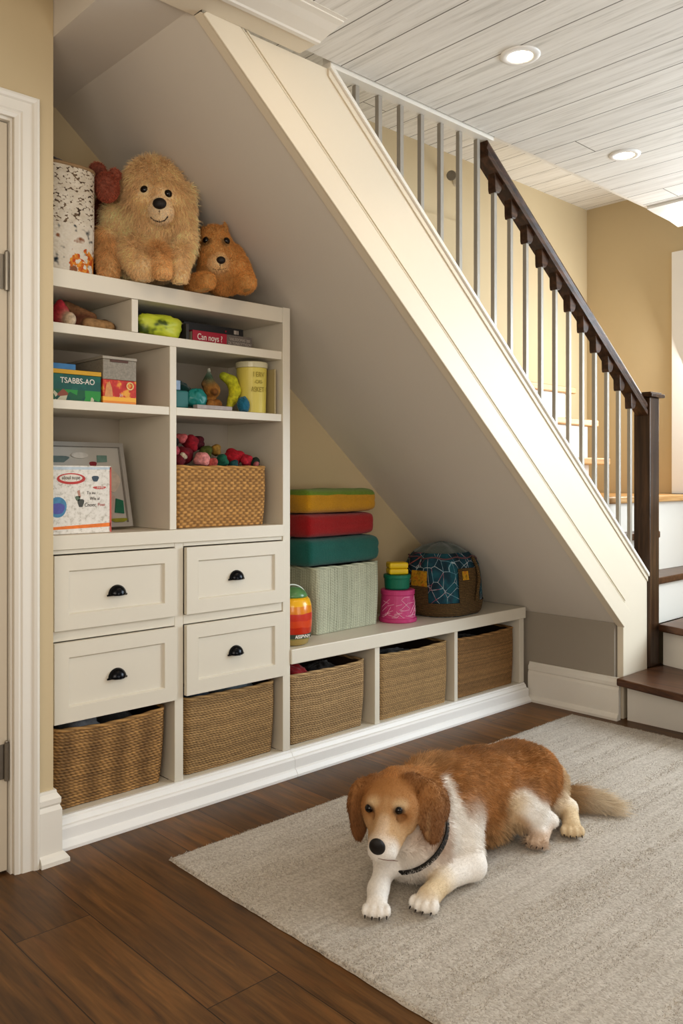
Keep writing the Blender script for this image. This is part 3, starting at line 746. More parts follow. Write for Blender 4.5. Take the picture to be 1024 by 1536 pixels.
D.paint('ell', w(762, 1224, 2.49, .07), (.05, .05, .05), col=CREAM, soft=.03, amt=.7)
D.paint('ell', H(.156, 0, -.044), (.050, .052, .047), col=WHITE, soft=.018)
D.paint('cap', H(.10, 0, .022), H(.15, 0, .0), .006, .012, col=WHITE, soft=.014, amt=.7)
D.paint('cap', H(.06, 0, .05), H(.13, 0, .002), .006, .010, col=GOLD_L, soft=.012, amt=.8)
DARK = np.array(hx('3a2114'))
for s_ in (-1, 1):
    D.paint('ell', H(.056, s_*.034, .036), (.017, .016, .008), col=CREAM, soft=.010, amt=.75)
    D.paint('cap', H(.085, -s_*.0, -.028), H(.10, s_*.04, -.03), .006, .006, col=GOLD_L, soft=.01, amt=.3)
    D.paint('cap', H(.070, s_*.030, -.047), H(.150, s_*.004, -.044), .0025, .0025, col=DARK, soft=.004, amt=.85)
D.paint('ell', w(650, 1186, 2.19), (.045, .05, .035), col=GOLD, soft=.03, amt=.75)
D.paint('ell', w(536, 1182, 2.23), (.04, .05, .03), col=GOLD, soft=.03, amt=.6)
D.paint('cap', w(648, 1190, 2.17), w(640, 1262, 2.15), .004, .003, col=GOLD_L, soft=.006, amt=.7)
D.paint('cap', w(744, 1150, 2.60, .23), w(752, 1235, 2.48, .06), .008, .018, col=GOLD_D*.8, soft=.016, amt=.9)  # crease between belly and thigh, its shade painted into the coat
for px, py in ((554, 1214), (598, 1217)): D.paint('ell', np.array(D.hit(px, py)), (.0145, .0145, .0110), col=np.array(hx('2a170d')), soft=.005, amt=.95)
D.mesh(.0055, zmin=RT+.0012)
dog = D.build('body', M['fur'], dog_root)
# eyes, nose, claws
def ball(name, c, r, mat, parent, R=None, n=20): m = MB(); m.ellipsoid(c, r, R, n=n, m=n//2+2); return m.build(name, mat, parent, smooth=True)
for px, py in ((554, 1214), (598, 1217)):
    h = D.hit(px, py); ball('eye', h+FV*.0087, (.0116, .0116, .0108), eye_m, dog)
hn = D.hit(565.5, 1270)
HM = Matrix((side, fwd, upv)).transposed()
nm = MB(); nm.ellipsoid(hn+fwd*.000, (.0205, .013, .0225), HM, 24, 14); nm.ellipsoid(hn+fwd*(-.006)+upv*(-.012), (.009, .010, .012), HM, 14, 10)
nm.build('nose', nose_m, dog, smooth=True)
mm_ = MB(); mm_.tube([D.hit(px, py)-FV*.002 for px, py in ((567, 1287), (574, 1289), (582, 1290), (590, 1290), (596, 1291))], [.0005, .0008, .0010, .0012, .0006], 6); mm_.build('mouth', plain('dog_lip', '7a5a4c', .6), dog, smooth=True)
claw_m = plain('claw', '2a211c', .3, .1)
for c, f in claws:
    m = MB(); m.tube([c, c+f*.004+Vector((0, 0, -.001)), c+f*.0075+Vector((0, 0, -.004))], [.0022, .0018, .0006], 8); m.v = [(x, y, max(z, RT+.0006)) for x, y, z in m.v]
    m.build('claw', claw_m, dog, smooth=True)
# collar round the lower neck
cc0 = w(613, 1252, 2.28, .140); ax = (w(604, 1216, 2.235)-chest).normalized()
A1 = ax.orthogonal().normalized(); A2 = ax.cross(A1); ring = []
for i in range(48):
    a = 2*PI*i/48; u = A1*math.cos(a)+A2*math.sin(a); t = .02
    while t < .2 and float(D.sdf(np.array(cc0+u*t)[None])[0]) < .003: t += .0015
    ring.append(t)
ring = [np.median([ring[(i+j) % 48] for j in range(-4, 5)]) for i in range(48)]
cm = MB(); vs = []
for i in range(48):
    a = 2*PI*i/48; u = A1*math.cos(a)+A2*math.sin(a)
    for e, o in ((-.009, 0), (.009, 0), (.009, .003), (-.009, .003)): vs.append(cc0+u*(min(ring[i], .112)+o)+ax*e)
cm.add(vs, [(i*4+k, i*4+(k+1) % 4, ((i+1) % 48)*4+(k+1) % 4, ((i+1) % 48)*4+k) for i in range(48) for k in range(4)])
collar = cm.build('collar', plain('dark_collar_webbing', '1d1b1a', .6, .3, 200), dog_root)
# coat of hair
def flow_dog(p, n):
    back = np.array((hip-with_).normalized()); f = np.tile(back*.8+np.array([0, 0, -.55]), (len(p), 1))
    sk = np.array(skull); dh = np.linalg.norm(p-sk, axis=1)
    hm = np.clip((.16-dh)/.05, 0, 1)[:, None]; f = f*(1-hm)+hm*(np.array(-fwd)*.9+np.array(upv)*.15+np.array([0, 0, -.3]))
    e = np.clip((np.array(w(540, 1215, 2.2))[None]-p)[:, 0]*0, 0, 1)
    f = f-n*np.sum(f*n, axis=1, keepdims=True); return f/np.maximum(np.linalg.norm(f, axis=1, keepdims=True), 1e-6)
Pn, Nn = D.sample(95000, 5)
hl = np.full(len(Pn), .017)
dh = np.linalg.norm(Pn-np.array(H(.08, 0, -.01)), axis=1); hl = np.where(dh < .115, .0042, hl); dsk = np.linalg.norm(Pn-np.array(skull), axis=1); hl = np.where((dsk < .12) & (dh >= .115), .009, hl)
for a, b, r, L in ((elbL, paL+(paL-wrL).normalized()*.03, .07, .0042), (elbR, paR+(paR-wrR).normalized()*.03, .075, .0045), (hockN, paN, .07, .004), (hockF, paF+(paF-hockF).normalized()*.03, .07, .005), (w(776, 1200, 2.50, .110), hockN, .085, .007)):
    hl = np.where(D.d(('c', np.array(a), np.array(b), r*.6, r*.55), Pn) < 0, L, hl)
hl = np.where(D.d(('c', np.array(tl[1]), np.array(tl[3]), .05, .05), Pn) < 0, .055, hl)
hl = np.where(np.linalg.norm(Pn-np.array(w(646, 1150, 2.41, .285)), axis=1) < .075, .030, hl)
hl = np.where(D.d(('c', np.array(w(690, 1262, 2.42, .05)), np.array(w(770, 1265, 2.48, .04)), .05, .05), Pn) < 0, .030, hl)
EARS = [(w(540, 1168, 2.240), w(538, 1263, 2.215)), (w(642, 1172, 2.205), w(651, 1268, 2.160)), (w(656, 1178, 2.225), w(662, 1236, 2.195))]
earm = np.min([D.d(('c', np.array(a), np.array(b), .040, .042), Pn) for a, b in EARS], axis=0) < 0
hl = np.where(earm & (dh > .08), .008, hl)
keep = np.ones(len(Pn), bool)
for px, py in ((554, 1214), (598, 1217)): keep &= np.linalg.norm(Pn-np.array(D.hit(px, py)), axis=1) > .0105
keep &= np.linalg.norm(Pn-np.array(hn), axis=1) > .020
keep &= Pn[:, 2] > RT+.004
Pn, Nn, hl, earm = Pn[keep], Nn[keep], hl[keep], earm[keep]
fl = flow_dog(Pn, Nn)
tailm = D.d(('c', np.array(tl[1]), np.array(tl[3]), .05, .05), Pn) < 0
td = np.array((tl[3]-tl[1]).normalized()); fl[tailm] = td
fe = np.array([0, 0, -1.0])[None]-Nn*(Nn@np.array([0, 0, -1.0]))[:, None]; fl = np.where(earm[:, None], fe, fl)
def n3(X, sc, seed):
    g = np.random.default_rng(seed).random((64, 64, 64)); u = (X+10)*sc; i = np.floor(u).astype(int); f = u-i; f = f*f*(3-2*f); r = 0
    for a in (0, 1):
        for b in (0, 1):
            for c in (0, 1): r = r+g[(i[:, 0]+a) % 64, (i[:, 1]+b) % 64, (i[:, 2]+c) % 64]*np.where(a, f[:, 0], 1-f[:, 0])*np.where(b, f[:, 1], 1-f[:, 1])*np.where(c, f[:, 2], 1-f[:, 2])
    return r
HC = D.color(Pn); wht = np.clip((HC[:, 2]/np.maximum(HC[:, 0], 1e-3)-.30)/.25, 0, 1)[:, None]
vr = np.random.default_rng(2).uniform(.70, 1.25, (len(Pn), 1))*(.76+.48*n3(Pn, 45, 3))[:, None]*(.85+.3*n3(Pn, 12, 4))[:, None]
vr = np.where((hl < .0075)[:, None], 1+(vr-.95)*.4, vr); HC = HC*(vr*(1-wht)+(.9+.15*(vr-.9))*wht)
clump = np.stack([n3(Pn, 70, 20+i)-.5 for i in range(3)], 1)
hair('coat', dog, Pn-Nn*.0005, fl*.86+Nn*.34+clump*.28, hl, HC, np.where(hl < .0075, .00040, .00055), M['hair'], droop=.18, npts=4, jitter=.16, seed=4, zmin=RT+.0015)
# ================================================================== BASKETS
def rrect(hx_, hy_, r, step):
    """points round a rounded rectangle, starting mid back, with their outward normals"""
    pts = []; nr = []
    segs = [((hx_, -hy_+r), (hx_, hy_-r)), ((hx_-r, hy_), (-hx_+r, hy_)), ((-hx_, hy_-r), (-hx_, -hy_+r)), ((-hx_+r, -hy_), (hx_-r, -hy_))]
    cen = [(hx_-r, hy_-r), (-hx_+r, hy_-r), (-hx_+r, -hy_+r), (hx_-r, -hy_+r)]
    for k, (a, b) in enumerate(segs):
        a, b = np.array(a), np.array(b); L = np.linalg.norm(b-a); n = max(2, int(L/step)); ang = k*PI/2
        for t in np.arange(n)/n: pts.append(a+(b-a)*t); nr.append((math.cos(ang), math.sin(ang)))
        m = max(3, int(r*PI/2/step))
        for t in np.arange(m)/m:
            q = ang+t*PI/2; pts.append(np.array(cen[k])+r*np.array([math.cos(q), math.sin(q)])); nr.append((math.cos(q), math.sin(q)))
    return np.array(pts), np.array(nr)
def straw(name):
    m = NT(name); a = m.n('ShaderNodeAttribute', attribute_name='Col').outputs['Color']; p = m.obj()
    f = m.noise(m.vscale(p, (45, 45, 380)), 1.6, 4, .7); col = m.mix(.55, a, m.ramp(f, [(.3, (.55, .50, .45)), (.7, (1.15, 1.12, 1.05))]), 'MULTIPLY')
    m.bump(f, .35, .0015); return m.out(col, .75)
M['straw'] = straw('woven_straw'); M['liner'] = plain('dark_liner', '2c241c', .95, .2, 60)
def basket(label, x0, x1, y0, y1, z0, z1, row=.0085, stake=.022, col='b08d5c', dark='5d4529', amp=.0042, stripes=0, taper=.010, sag=.006, seed=1, group=None, vertical=False, rim=True, rope=True, rot=0.0, name='wicker_basket', step=.0027):
    g = np.random.default_rng(seed); cx_, cy_ = (x0+x1)/2, (y0+y1)/2; root = thing(name, label, 'basket', (cx_, cy_, z0), group)
    hx_, hy_ = (x1-x0)/2-amp*1.3, (y1-y0)/2-amp*1.3; Hh = z1-z0
    P0, N0 = rrect(hx_, hy_, .028, step); nu = len(P0); S = np.concatenate([[0], np.cumsum(np.linalg.norm(np.diff(P0, axis=0), axis=1))]); tot = S[-1]+np.linalg.norm(P0[0]-P0[-1])
    stake = stake*(.55 if rope else .80); nst = max(4, int(round(tot/stake/2))*2); U = S/tot*nst
    front = np.clip((-N0[:, 1]), 0, 1)
    nv = int(Hh/(row/4.2)); Z = np.linspace(0, 1, nv); V = np.zeros((nv, nu, 3)); C = np.zeros((nv, nu, 3)); c0, c1 = np.array(hx(col)), np.array(hx(dark))
    rowj = g.uniform(.82, 1.16, 400); rowo = g.uniform(-.12, .12, 400); stj = g.uniform(.75, 1.2, 400)
    wobu = np.array([mnoise.noise(Vector((p[0]*9, p[1]*9, seed*3.3))) for p in P0])
    for k, t in enumerate(Z):
        z = t*Hh
        if not vertical:
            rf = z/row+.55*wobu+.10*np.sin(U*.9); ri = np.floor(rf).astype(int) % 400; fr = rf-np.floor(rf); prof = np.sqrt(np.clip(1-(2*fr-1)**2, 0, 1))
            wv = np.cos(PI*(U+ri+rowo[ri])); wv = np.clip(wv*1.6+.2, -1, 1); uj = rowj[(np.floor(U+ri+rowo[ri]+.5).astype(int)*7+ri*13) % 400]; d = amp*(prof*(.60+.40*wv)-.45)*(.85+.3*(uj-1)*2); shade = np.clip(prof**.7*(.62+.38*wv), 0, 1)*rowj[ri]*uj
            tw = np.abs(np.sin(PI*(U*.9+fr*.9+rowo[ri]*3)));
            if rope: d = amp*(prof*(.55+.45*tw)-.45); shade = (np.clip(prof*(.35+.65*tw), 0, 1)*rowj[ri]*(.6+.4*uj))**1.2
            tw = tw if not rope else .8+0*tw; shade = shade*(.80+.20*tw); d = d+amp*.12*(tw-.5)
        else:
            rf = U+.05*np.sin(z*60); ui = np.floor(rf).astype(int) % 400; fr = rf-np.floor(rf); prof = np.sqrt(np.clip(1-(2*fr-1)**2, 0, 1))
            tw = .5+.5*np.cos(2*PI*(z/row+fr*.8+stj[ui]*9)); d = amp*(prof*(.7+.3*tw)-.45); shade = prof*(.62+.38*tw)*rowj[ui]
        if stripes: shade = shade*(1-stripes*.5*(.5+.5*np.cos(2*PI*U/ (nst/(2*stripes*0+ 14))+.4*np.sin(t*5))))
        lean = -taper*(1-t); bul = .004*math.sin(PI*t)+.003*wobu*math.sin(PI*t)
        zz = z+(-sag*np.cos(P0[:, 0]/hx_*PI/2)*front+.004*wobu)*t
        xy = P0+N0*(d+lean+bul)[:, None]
        V[k, :, 0], V[k, :, 1], V[k, :, 2] = xy[:, 0], xy[:, 1], zz; C[k] = c1+(c0-c1)*np.clip(shade*1.15, 0, 1.2)[:, None]*(1+.12*wobu)[:, None]  # vertex colour darkened towards the weave gaps, painting shade between strands
    # inner skin and floor
    Vi = []; Ci = []
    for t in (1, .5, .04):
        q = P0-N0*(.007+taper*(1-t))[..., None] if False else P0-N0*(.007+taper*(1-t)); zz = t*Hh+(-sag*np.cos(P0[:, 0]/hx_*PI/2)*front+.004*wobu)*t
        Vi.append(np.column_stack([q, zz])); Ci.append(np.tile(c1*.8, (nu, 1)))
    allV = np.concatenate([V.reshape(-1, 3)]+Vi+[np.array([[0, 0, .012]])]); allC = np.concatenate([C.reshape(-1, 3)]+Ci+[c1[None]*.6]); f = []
    def ring(a, b): return [(a+i, a+(i+1) % nu, b+(i+1) % nu, b+i) for i in range(nu)]
    for k in range(nv-1): f += ring(k*nu, (k+1)*nu)
    b0 = nv*nu; f += ring((nv-1)*nu, b0)+ring(b0, b0+nu)+ring(b0+nu, b0+2*nu); f += [(b0+2*nu+i, b0+2*nu+(i+1) % nu, b0+3*nu) for i in range(nu)]; f.append(tuple(range(nu))[::-1])
    cr_, sr_ = math.cos(rot), math.sin(rot); Rm = np.array([[cr_, -sr_, 0], [sr_, cr_, 0], [0, 0, 1]]); base = np.array([cx_, cy_, z0+.0006])
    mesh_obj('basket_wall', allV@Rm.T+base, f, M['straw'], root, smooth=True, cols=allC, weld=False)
    if rim:
        nr_ = 10; rv = []; rc = []
        top = V[-1].copy(); top[:, :2] = P0-N0*.0025
        for i in range(nu):
            for k in range(nr_):
                a = 2*PI*k/nr_; tw = .5+.5*math.cos(a*2+S[i]/.011); r = .0066*(.80+.28*tw)
                rv.append(top[i]+np.array([N0[i, 0]*math.cos(a)*r, N0[i, 1]*math.cos(a)*r, math.sin(a)*r+.0015])); rc.append(c1+(c0-c1)*(.45+.65*tw))  # rim colour likewise darkened in the grooves of the twist
        rf_ = [(i*nr_+k, i*nr_+(k+1) % nr_, ((i+1) % nu)*nr_+(k+1) % nr_, ((i+1) % nu)*nr_+k) for i in range(nu) for k in range(nr_)]
        mesh_obj('rim', np.array(rv)@Rm.T+base, rf_, M['straw'], root, smooth=True, cols=rc, weld=False)
    return root
G_ = 'wicker baskets in the lower openings'
ZF = .0907
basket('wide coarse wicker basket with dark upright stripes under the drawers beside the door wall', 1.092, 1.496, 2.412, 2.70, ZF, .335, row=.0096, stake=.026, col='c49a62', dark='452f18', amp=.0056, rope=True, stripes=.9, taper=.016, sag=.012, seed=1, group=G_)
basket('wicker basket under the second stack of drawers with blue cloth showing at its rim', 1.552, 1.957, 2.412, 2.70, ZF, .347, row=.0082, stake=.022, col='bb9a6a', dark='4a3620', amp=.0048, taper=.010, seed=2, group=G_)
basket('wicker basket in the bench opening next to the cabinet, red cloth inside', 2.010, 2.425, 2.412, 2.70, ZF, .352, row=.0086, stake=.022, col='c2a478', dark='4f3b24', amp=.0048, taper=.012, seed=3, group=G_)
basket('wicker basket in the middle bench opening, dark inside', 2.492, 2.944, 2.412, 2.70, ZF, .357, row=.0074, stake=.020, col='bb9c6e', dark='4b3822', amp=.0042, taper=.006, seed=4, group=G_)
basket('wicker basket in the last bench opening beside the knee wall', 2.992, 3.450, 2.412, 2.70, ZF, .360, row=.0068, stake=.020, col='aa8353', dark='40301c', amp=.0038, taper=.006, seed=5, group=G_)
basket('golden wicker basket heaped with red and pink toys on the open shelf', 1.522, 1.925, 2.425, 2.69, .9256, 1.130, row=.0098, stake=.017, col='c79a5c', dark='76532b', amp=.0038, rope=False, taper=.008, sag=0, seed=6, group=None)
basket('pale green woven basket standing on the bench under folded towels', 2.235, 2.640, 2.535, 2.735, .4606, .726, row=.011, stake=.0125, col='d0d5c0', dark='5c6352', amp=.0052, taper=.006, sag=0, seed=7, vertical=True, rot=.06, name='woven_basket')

# ================================================================== CLOTH IN THE BASKETS
def lump(name, label, cat, c, r, mat, seed=1, crease=.35, sc=5.0, parent=None, group=None, res=40, zmin=None, rz=0.0):
    """rumpled cloth: a ball pushed in and out by folded noise"""
    m = MB(); m.ellipsoid((0, 0, 0), (1, 1, 1), None, res, res//2); vs = []
    for v in m.v:
        v = Vector(v); n1 = mnoise.noise(v*sc*.35+Vector((seed*7.1, 0, 0))); n2 = abs(mnoise.noise(v*sc*.7+Vector((0, seed*3.7, 0)))); n3_ = abs(mnoise.noise(v*sc*1.5+Vector((0, 0, seed*1.9))))
        k = 1+crease*(.5*n1-.8*n2-.35*n3_+.2); x, y = v.x*r[0]*k, v.y*r[1]*k
        z = c[2]+v.z*r[2]*k; z = max(z, zmin) if zmin is not None else z
        vs.append((c[0]+x*math.cos(rz)-y*math.sin(rz), c[1]+x*math.sin(rz)+y*math.cos(rz), z))
    m.v = vs
    if parent is not None: return m.build(name, mat, parent, smooth=True)
    o = m.build(name, mat, None, smooth=True, loc=(c[0], c[1], c[2]-r[2])); return tag(o, label, cat, group)
M['cl_grey'] = cloth('grey_cloth', '8d9299', .3, 250, .5); M['cl_blue'] = cloth('blue_cloth', '5d7690', .3, 250, .5); M['cl_lblue'] = cloth('pale_blue_cloth', 'a3b4c2', .25, 250, .5)
M['cl_red'] = cloth('red_cloth', 'b01f2a', .35, 250, .5); M['cl_dark'] = cloth('dark_cloth', '2a2623', .4, 200, .5); M['cl_char'] = cloth('charcoal_cloth', '4c4d50', .4, 200, .5)
lump('folded_cloth', 'crumpled pale grey cloth in the striped wicker basket', 'cloth', (1.225, 2.52, .285), (.075, .085, .063), M['cl_grey'], 3)
lump('folded_cloth', 'charcoal grey cloth beside the pale cloth in the striped basket', 'cloth', (1.372, 2.55, .275), (.062, .085, .062), M['cl_char'], 5)
lump('folded_cloth', 'blue cloth at the rim of the basket under the drawers', 'cloth', (1.655, 2.52, .300), (.072, .075, .066), M['cl_blue'], 7)
lump('folded_cloth', 'pale blue cloth beside the blue one in the basket under the drawers', 'cloth', (1.83, 2.53, .300), (.086, .08, .066), M['cl_lblue'], 8)
lump('folded_cloth', 'bright red cloth in the bench basket next to the cabinet', 'cloth', (2.105, 2.52, .305), (.072, .08, .070), M['cl_red'], 9)
lump('folded_cloth', 'dark cloth behind the red one in the bench basket', 'cloth', (2.30, 2.56, .290), (.09, .08, .055), M['cl_dark'], 10)
lump('folded_cloth', 'dark cloth lying low in the middle bench basket', 'cloth', (2.72, 2.56, .285), (.16, .09, .05), M['cl_dark'], 11)
lump('folded_cloth', 'dark cloth lying low in the last bench basket', 'cloth', (3.22, 2.56, .285), (.16, .09, .05), M['cl_dark'], 12)

# ================================================================== ON THE BENCH
def towel(label, x0, x1, y0, y1, z0, z1, mat, mat2=None, seed=1, rot=0.0, layers=2):
    """folded towel: soft slab with a rounded fold to the front and slack ends"""
    cx_, cy_ = (x0+x1)/2, (y0+y1)/2; m = MB(); nu, nv = 44, 28; hx_, hy_, hz = (x1-x0)/2, (y1-y0)/2, (z1-z0)/2; vs = []; R = Matrix.Rotation(rot, 3, 'Z'); n = 40
    for i in range(nu+1):
        t = -1+2*i/nu; e = (1-abs(t)**9)**(1/3.2) if abs(t) < 1 else 0.0
        for k in range(n):
            a = 2*PI*k/n; ca, sa = math.cos(a), math.sin(a); q = (abs(ca)**4.5+abs(sa)**4.5)**(-1/4.5); y, z = q*ca, q*sa
            x = t*hx_; w_ = mnoise.noise(Vector((x*9, y*1.3, z*1.3+seed*5))); w2 = mnoise.noise(Vector((x*30, y*4, z*4+seed)))
            lay = 1-.030*math.exp(-((z-.05*w_)/.10)**2)*(1 if layers == 2 else 0)
            dz = hz*.10*w_*(1 if z > -.3 else .05)+.0012*w2
            zz = z*hz*(.75+.25*e)+dz; zz = max(zz, -hz+.0004)
            vs.append(R @ Vector((x+.003*w2, y*hy_*lay*(.85+.15*e)+.003*w_, zz))+Vector((cx_, cy_, (z0+z1)/2)))
    m.add(vs, [(i*n+k, (i+1)*n+k, (i+1)*n+(k+1) % n, i*n+(k+1) % n) for i in range(nu) for k in range(n)]+[tuple(range(n))[::-1][::-1], tuple(range(nu*n, nu*n+n))[::-1]])
    o = m.build('folded_towel', mat, None, smooth=True, loc=(cx_, cy_, z0))
    if mat2 is not None:
        pass
    return tag(o, label, 'towel', 'folded towels on the green basket')
def terry(name, h, h2=None, zs=.07):
    m = NT(name); p = m.obj(); c = hx(h); f = m.n('ShaderNodeTexVoronoi', {'Vector': p, 'Scale': 330.0}).outputs['Distance']; big = m.noise(p, 9, 3)
    col = m.mix(big, tuple(x*.8 for x in c), tuple(x*1.15 for x in c)); col = m.mix(m.math('MULTIPLY', f, .6), col, tuple(x*.55 for x in c))
    if h2: col = m.mix(m.math('GREATER_THAN', m.math('ADD', m.n('ShaderNodeSeparateXYZ', {0: p}).outputs[2], m.math('MULTIPLY', m.noise(p, 8, 1), .016)), zs), col, m.mix(f, hx(h2), tuple(x*.6 for x in hx(h2))))
    m.bump(m.math('ADD', f, big), .6, .003); return m.out(col, .95, Sheen_Weight=.2)
M['t_teal'] = terry('teal_terry', '1f6b62'); M['t_red'] = terry('red_terry', 'a8181c'); M['t_yel'] = terry('mustard_terry', 'd09a1c', '7a9a2a', .084); M['t_grn'] = terry('leaf_green_terry', '74962a')
towel('teal folded towel at the bottom of the towel stack on the green basket', 2.205, 2.635, 2.535, 2.735, .7345, .850, M['t_teal'], seed=2, rot=.06)
towel('red folded towel in the middle of the towel stack', 2.205, 2.605, 2.54, 2.735, .8515, .948, M['t_red'], seed=4, rot=.06)
towel('mustard yellow folded towel with green upper layer on top of the stack', 2.205, 2.615, 2.54, 2.735, .9495, 1.050, M['t_yel'], M['t_grn'], seed=6, rot=.05)

# clear toy jar striped in yellow and red, by the cabinet side
c = Vector((2.078, 2.475, .4608)); jar = thing('toy_jar', 'round plastic jar banded yellow, orange and red on the bench beside the cabinet', 'jar', c)
m = MB(); pr = [(.050, 0), (.060, .006), (.070, .035), (.0745, .075), (.0755, .115), (.0725, .150), (.066, .172), (.058, .180)]
m.lathe([(0, 0)]+pr+[(0, .180)], c, 48)
def bands(name, stops, rough=.25, wob=.004, extra=None):
    mt = NT(name); p = mt.obj(); z = mt.n('ShaderNodeSeparateXYZ', {0: p}).outputs[2]; z = mt.math('ADD', z, mt.math('MULTIPLY', mt.math('SUBTRACT', mt.noise(p, 16, 2), .5), wob*4))
    hi = stops[-1][0]; z = mt.math('DIVIDE', z, hi); col = mt.ramp(z, [(max(0, min(1, a/hi)), hx(h)) for a, h in stops[:-1]], 'CONSTANT'); return mt.out(col, rough, Coat_Weight=.3)
m.build('jar_body', bands('jar_bands', [(0, 'b09a5e'), (.026, '8c8a55'), (.045, 'c33a22'), (.070, 'd5512a'), (.096, 'c9402e'), (.124, 'e08a1a'), (.150, 'edb51f'), (.18, '')]), jar, smooth=True)
m = MB(); m.lathe([(.0, .1805), (.056, .1805), (.057, .186), (.050, .200), (.030, .214), (.0, .218)], c, 40); m.build('jar_lid', plain('jar_green_lid', '5f8a58', .25, .3, 30), jar, smooth=True)
m = MB(); m.tube([c+Vector((.060*math.cos(a), .060*math.sin(a)*.3-.01, .180+.045*abs(math.sin(a)))) for a in np.linspace(0, PI, 14)], .003, 8); m.build('handle', plain('jar_handle_white', 'd8ded4', .3), jar, smooth=True)
wt = plain('white_print', 'eeeae0', .5, .02, 5); dk = plain('dark_print', '2a2622', .5, .02, 5)
m = MB(); N_ = 16
lbv = [(c.x+.0712*math.cos(a)*1.004, c.y+.0712*math.sin(a)*1.004, c.z+z_) for z_ in (.030, .046) for a in np.linspace(-2.75, -.9, N_)]
m.add(lbv, [(i, i+1, N_+i+1, N_+i) for i in range(N_-1)]); m.build('label_band', plain('jar_label', '3f4a3c', .5), jar, smooth=True)
tx = text('AISSPVNY', (c.x-.012, c.y-.0735, c.z+.038), .017, wt, jar, rotz=-.22, squeeze=.85, bold=.0004)

# pink pail, green tub, two yellow blocks
M['pink'] = plain('pink_plastic', 'c2447c', .4, .08, 30); M['tubgreen'] = plain('green_plastic', '12735a', .35, .08, 30); M['yel'] = plain('yellow_plastic', 'e0c01c', .4, .06, 30)
c = Vector((2.752, 2.552, .4608)); t = thing('pink_pail', 'pink plastic pail with pale scribbled lines under a green tub', 'pail', c)
m = MB(); m.lathe([(0, 0), (.083, 0), (.085, .004), (.085, .016), (.080, .018), (.0725, .118), (.076, .120), (.076, .138), (.072, .1415), (0, .1415)], c, 48); m.build('pail_body', M['pink'], t, smooth=False, bevel=.001)
rs = random.Random(4); m = MB()
for i in range(44):
    a0 = rs.uniform(-PI, 0.3); z0_ = rs.uniform(.026, .105); da = rs.uniform(.25, .6)*rs.choice((-1, 1)); dz = rs.uniform(-.04, .04); pts = []
    for k in range(7):
        s_ = k/6; z_ = min(.112, max(.024, z0_+dz*s_)); r_ = .080-(z_-.018)*.075+.0006; a = a0+da*s_; pts.append(c+Vector((r_*math.cos(a), r_*math.sin(a), z_)))
    m.tube(pts, .0012, 5)
m.build('scribble', plain('pale_pink_line', 'e9b6c8', .5), t)
c2 = Vector((c.x-.004, c.y, c.z+.1420)); t = thing('plastic_tub', 'round green plastic tub stacked on the pink pail', 'tub', c2)
m = MB(); m.lathe([(0, 0), (.051, 0), (.055, .006), (.057, .048), (0, .048)], c2, 40); m.build('tub_body', M['tubgreen'], t, bevel=.001)
m = MB(); m.lathe([(0, .0485), (.0600, .0485), (.0605, .052), (.0605, .062), (.058, .065), (0, .065)], c2, 40); m.build('lid', M['tubgreen'], t, bevel=.0008)
for k, lab in enumerate(('lower of two yellow square blocks on the green tub', 'upper of two yellow square blocks on the green tub')):
    z_ = c2.z+.0656+k*.0265; m = MB(); m.box(c2.x-.043, c2.x+.043, c2.y-.035, c2.y+.035, z_, z_+.026, Matrix.Rotation(-.55, 3, 'Z'), Vector((c2.x, c2.y, z_)))
    tag(m.build('yellow_block', M['yel'], None, bevel=.007, seg=4, loc=(c2.x, c2.y, z_), smooth=True), lab, 'block', 'yellow blocks')

# patterned bag
c = Vector((3.085, 2.565, .4608)); bag = thing('patterned_bag', 'dark blue patterned bucket bag with woven straw base slumped under the sloping ceiling', 'bag', c)
def bag_pt(a, t, grow=0.0):
    """a: angle, t: 0 base .. 1 crown"""
    prof = [(0, .150), (.05, .166), (.2, .178), (.5, .176), (.68, .165), (.80, .148), (.88, .118), (.95, .075), (1, .0)]
    for (t0, r0), (t1, r1) in zip(prof[:-1], prof[1:]):
        if t <= t1+1e-9: r = r0+(r1-r0)*(t-t0)/(t1-t0); break
    ca, sa = math.cos(a), math.sin(a); q = (abs(ca)**2.5+abs(sa)**2.5)**(-1/2.5); wv = .007*math.sin(a*9+t*2)*min(1, max(0, t-.3)*2)+.006*mnoise.noise(Vector((ca*2, sa*2, t*4)))
    x = (r+grow+wv)*q*ca*1.05; y = (r+grow+wv)*q*sa*.90
    z = (t if t < .8 else .8+(t-.8)*1.0)*.335; X = c.x+x-.02*t; Z = c.z+z
    lim = SZ(X)-.014+grow*.5
    if Z > lim: Z = lim-.12*(Z-lim)*0
    return (X, min(c.y+y, YB-.006), max(Z, c.z))
def bag_patch(a0, a1, t0, t1, na, nt, grow): return [bag_pt(a0+(a1-a0)*i/na, t0+(t1-t0)*k/nt, grow) for k in range(nt+1) for i in range(na+1)], [(k*(na+1)+i, k*(na+1)+i+1, (k+1)*(na+1)+i+1, (k+1)*(na+1)+i) for k in range(nt) for i in range(na)]
bm_ = NT('bag_navy_pattern'); p = bm_.obj()
v1 = bm_.n('ShaderNodeTexVoronoi', {'Vector': p, 'Scale': 13.0}, feature='DISTANCE_TO_EDGE').outputs['Distance']; v2 = bm_.n('ShaderNodeTexVoronoi', {'Vector': bm_.vscale(p, (1.4, 1.1, .8), (.3, .7, .1)), 'Scale': 10.0}, feature='DISTANCE_TO_EDGE').outputs['Distance']
ln = bm_.math('MAXIMUM', bm_.math('LESS_THAN', v1, .012), bm_.math('LESS_THAN', v2, .010)); nb = bm_.noise(p, 13, 3)
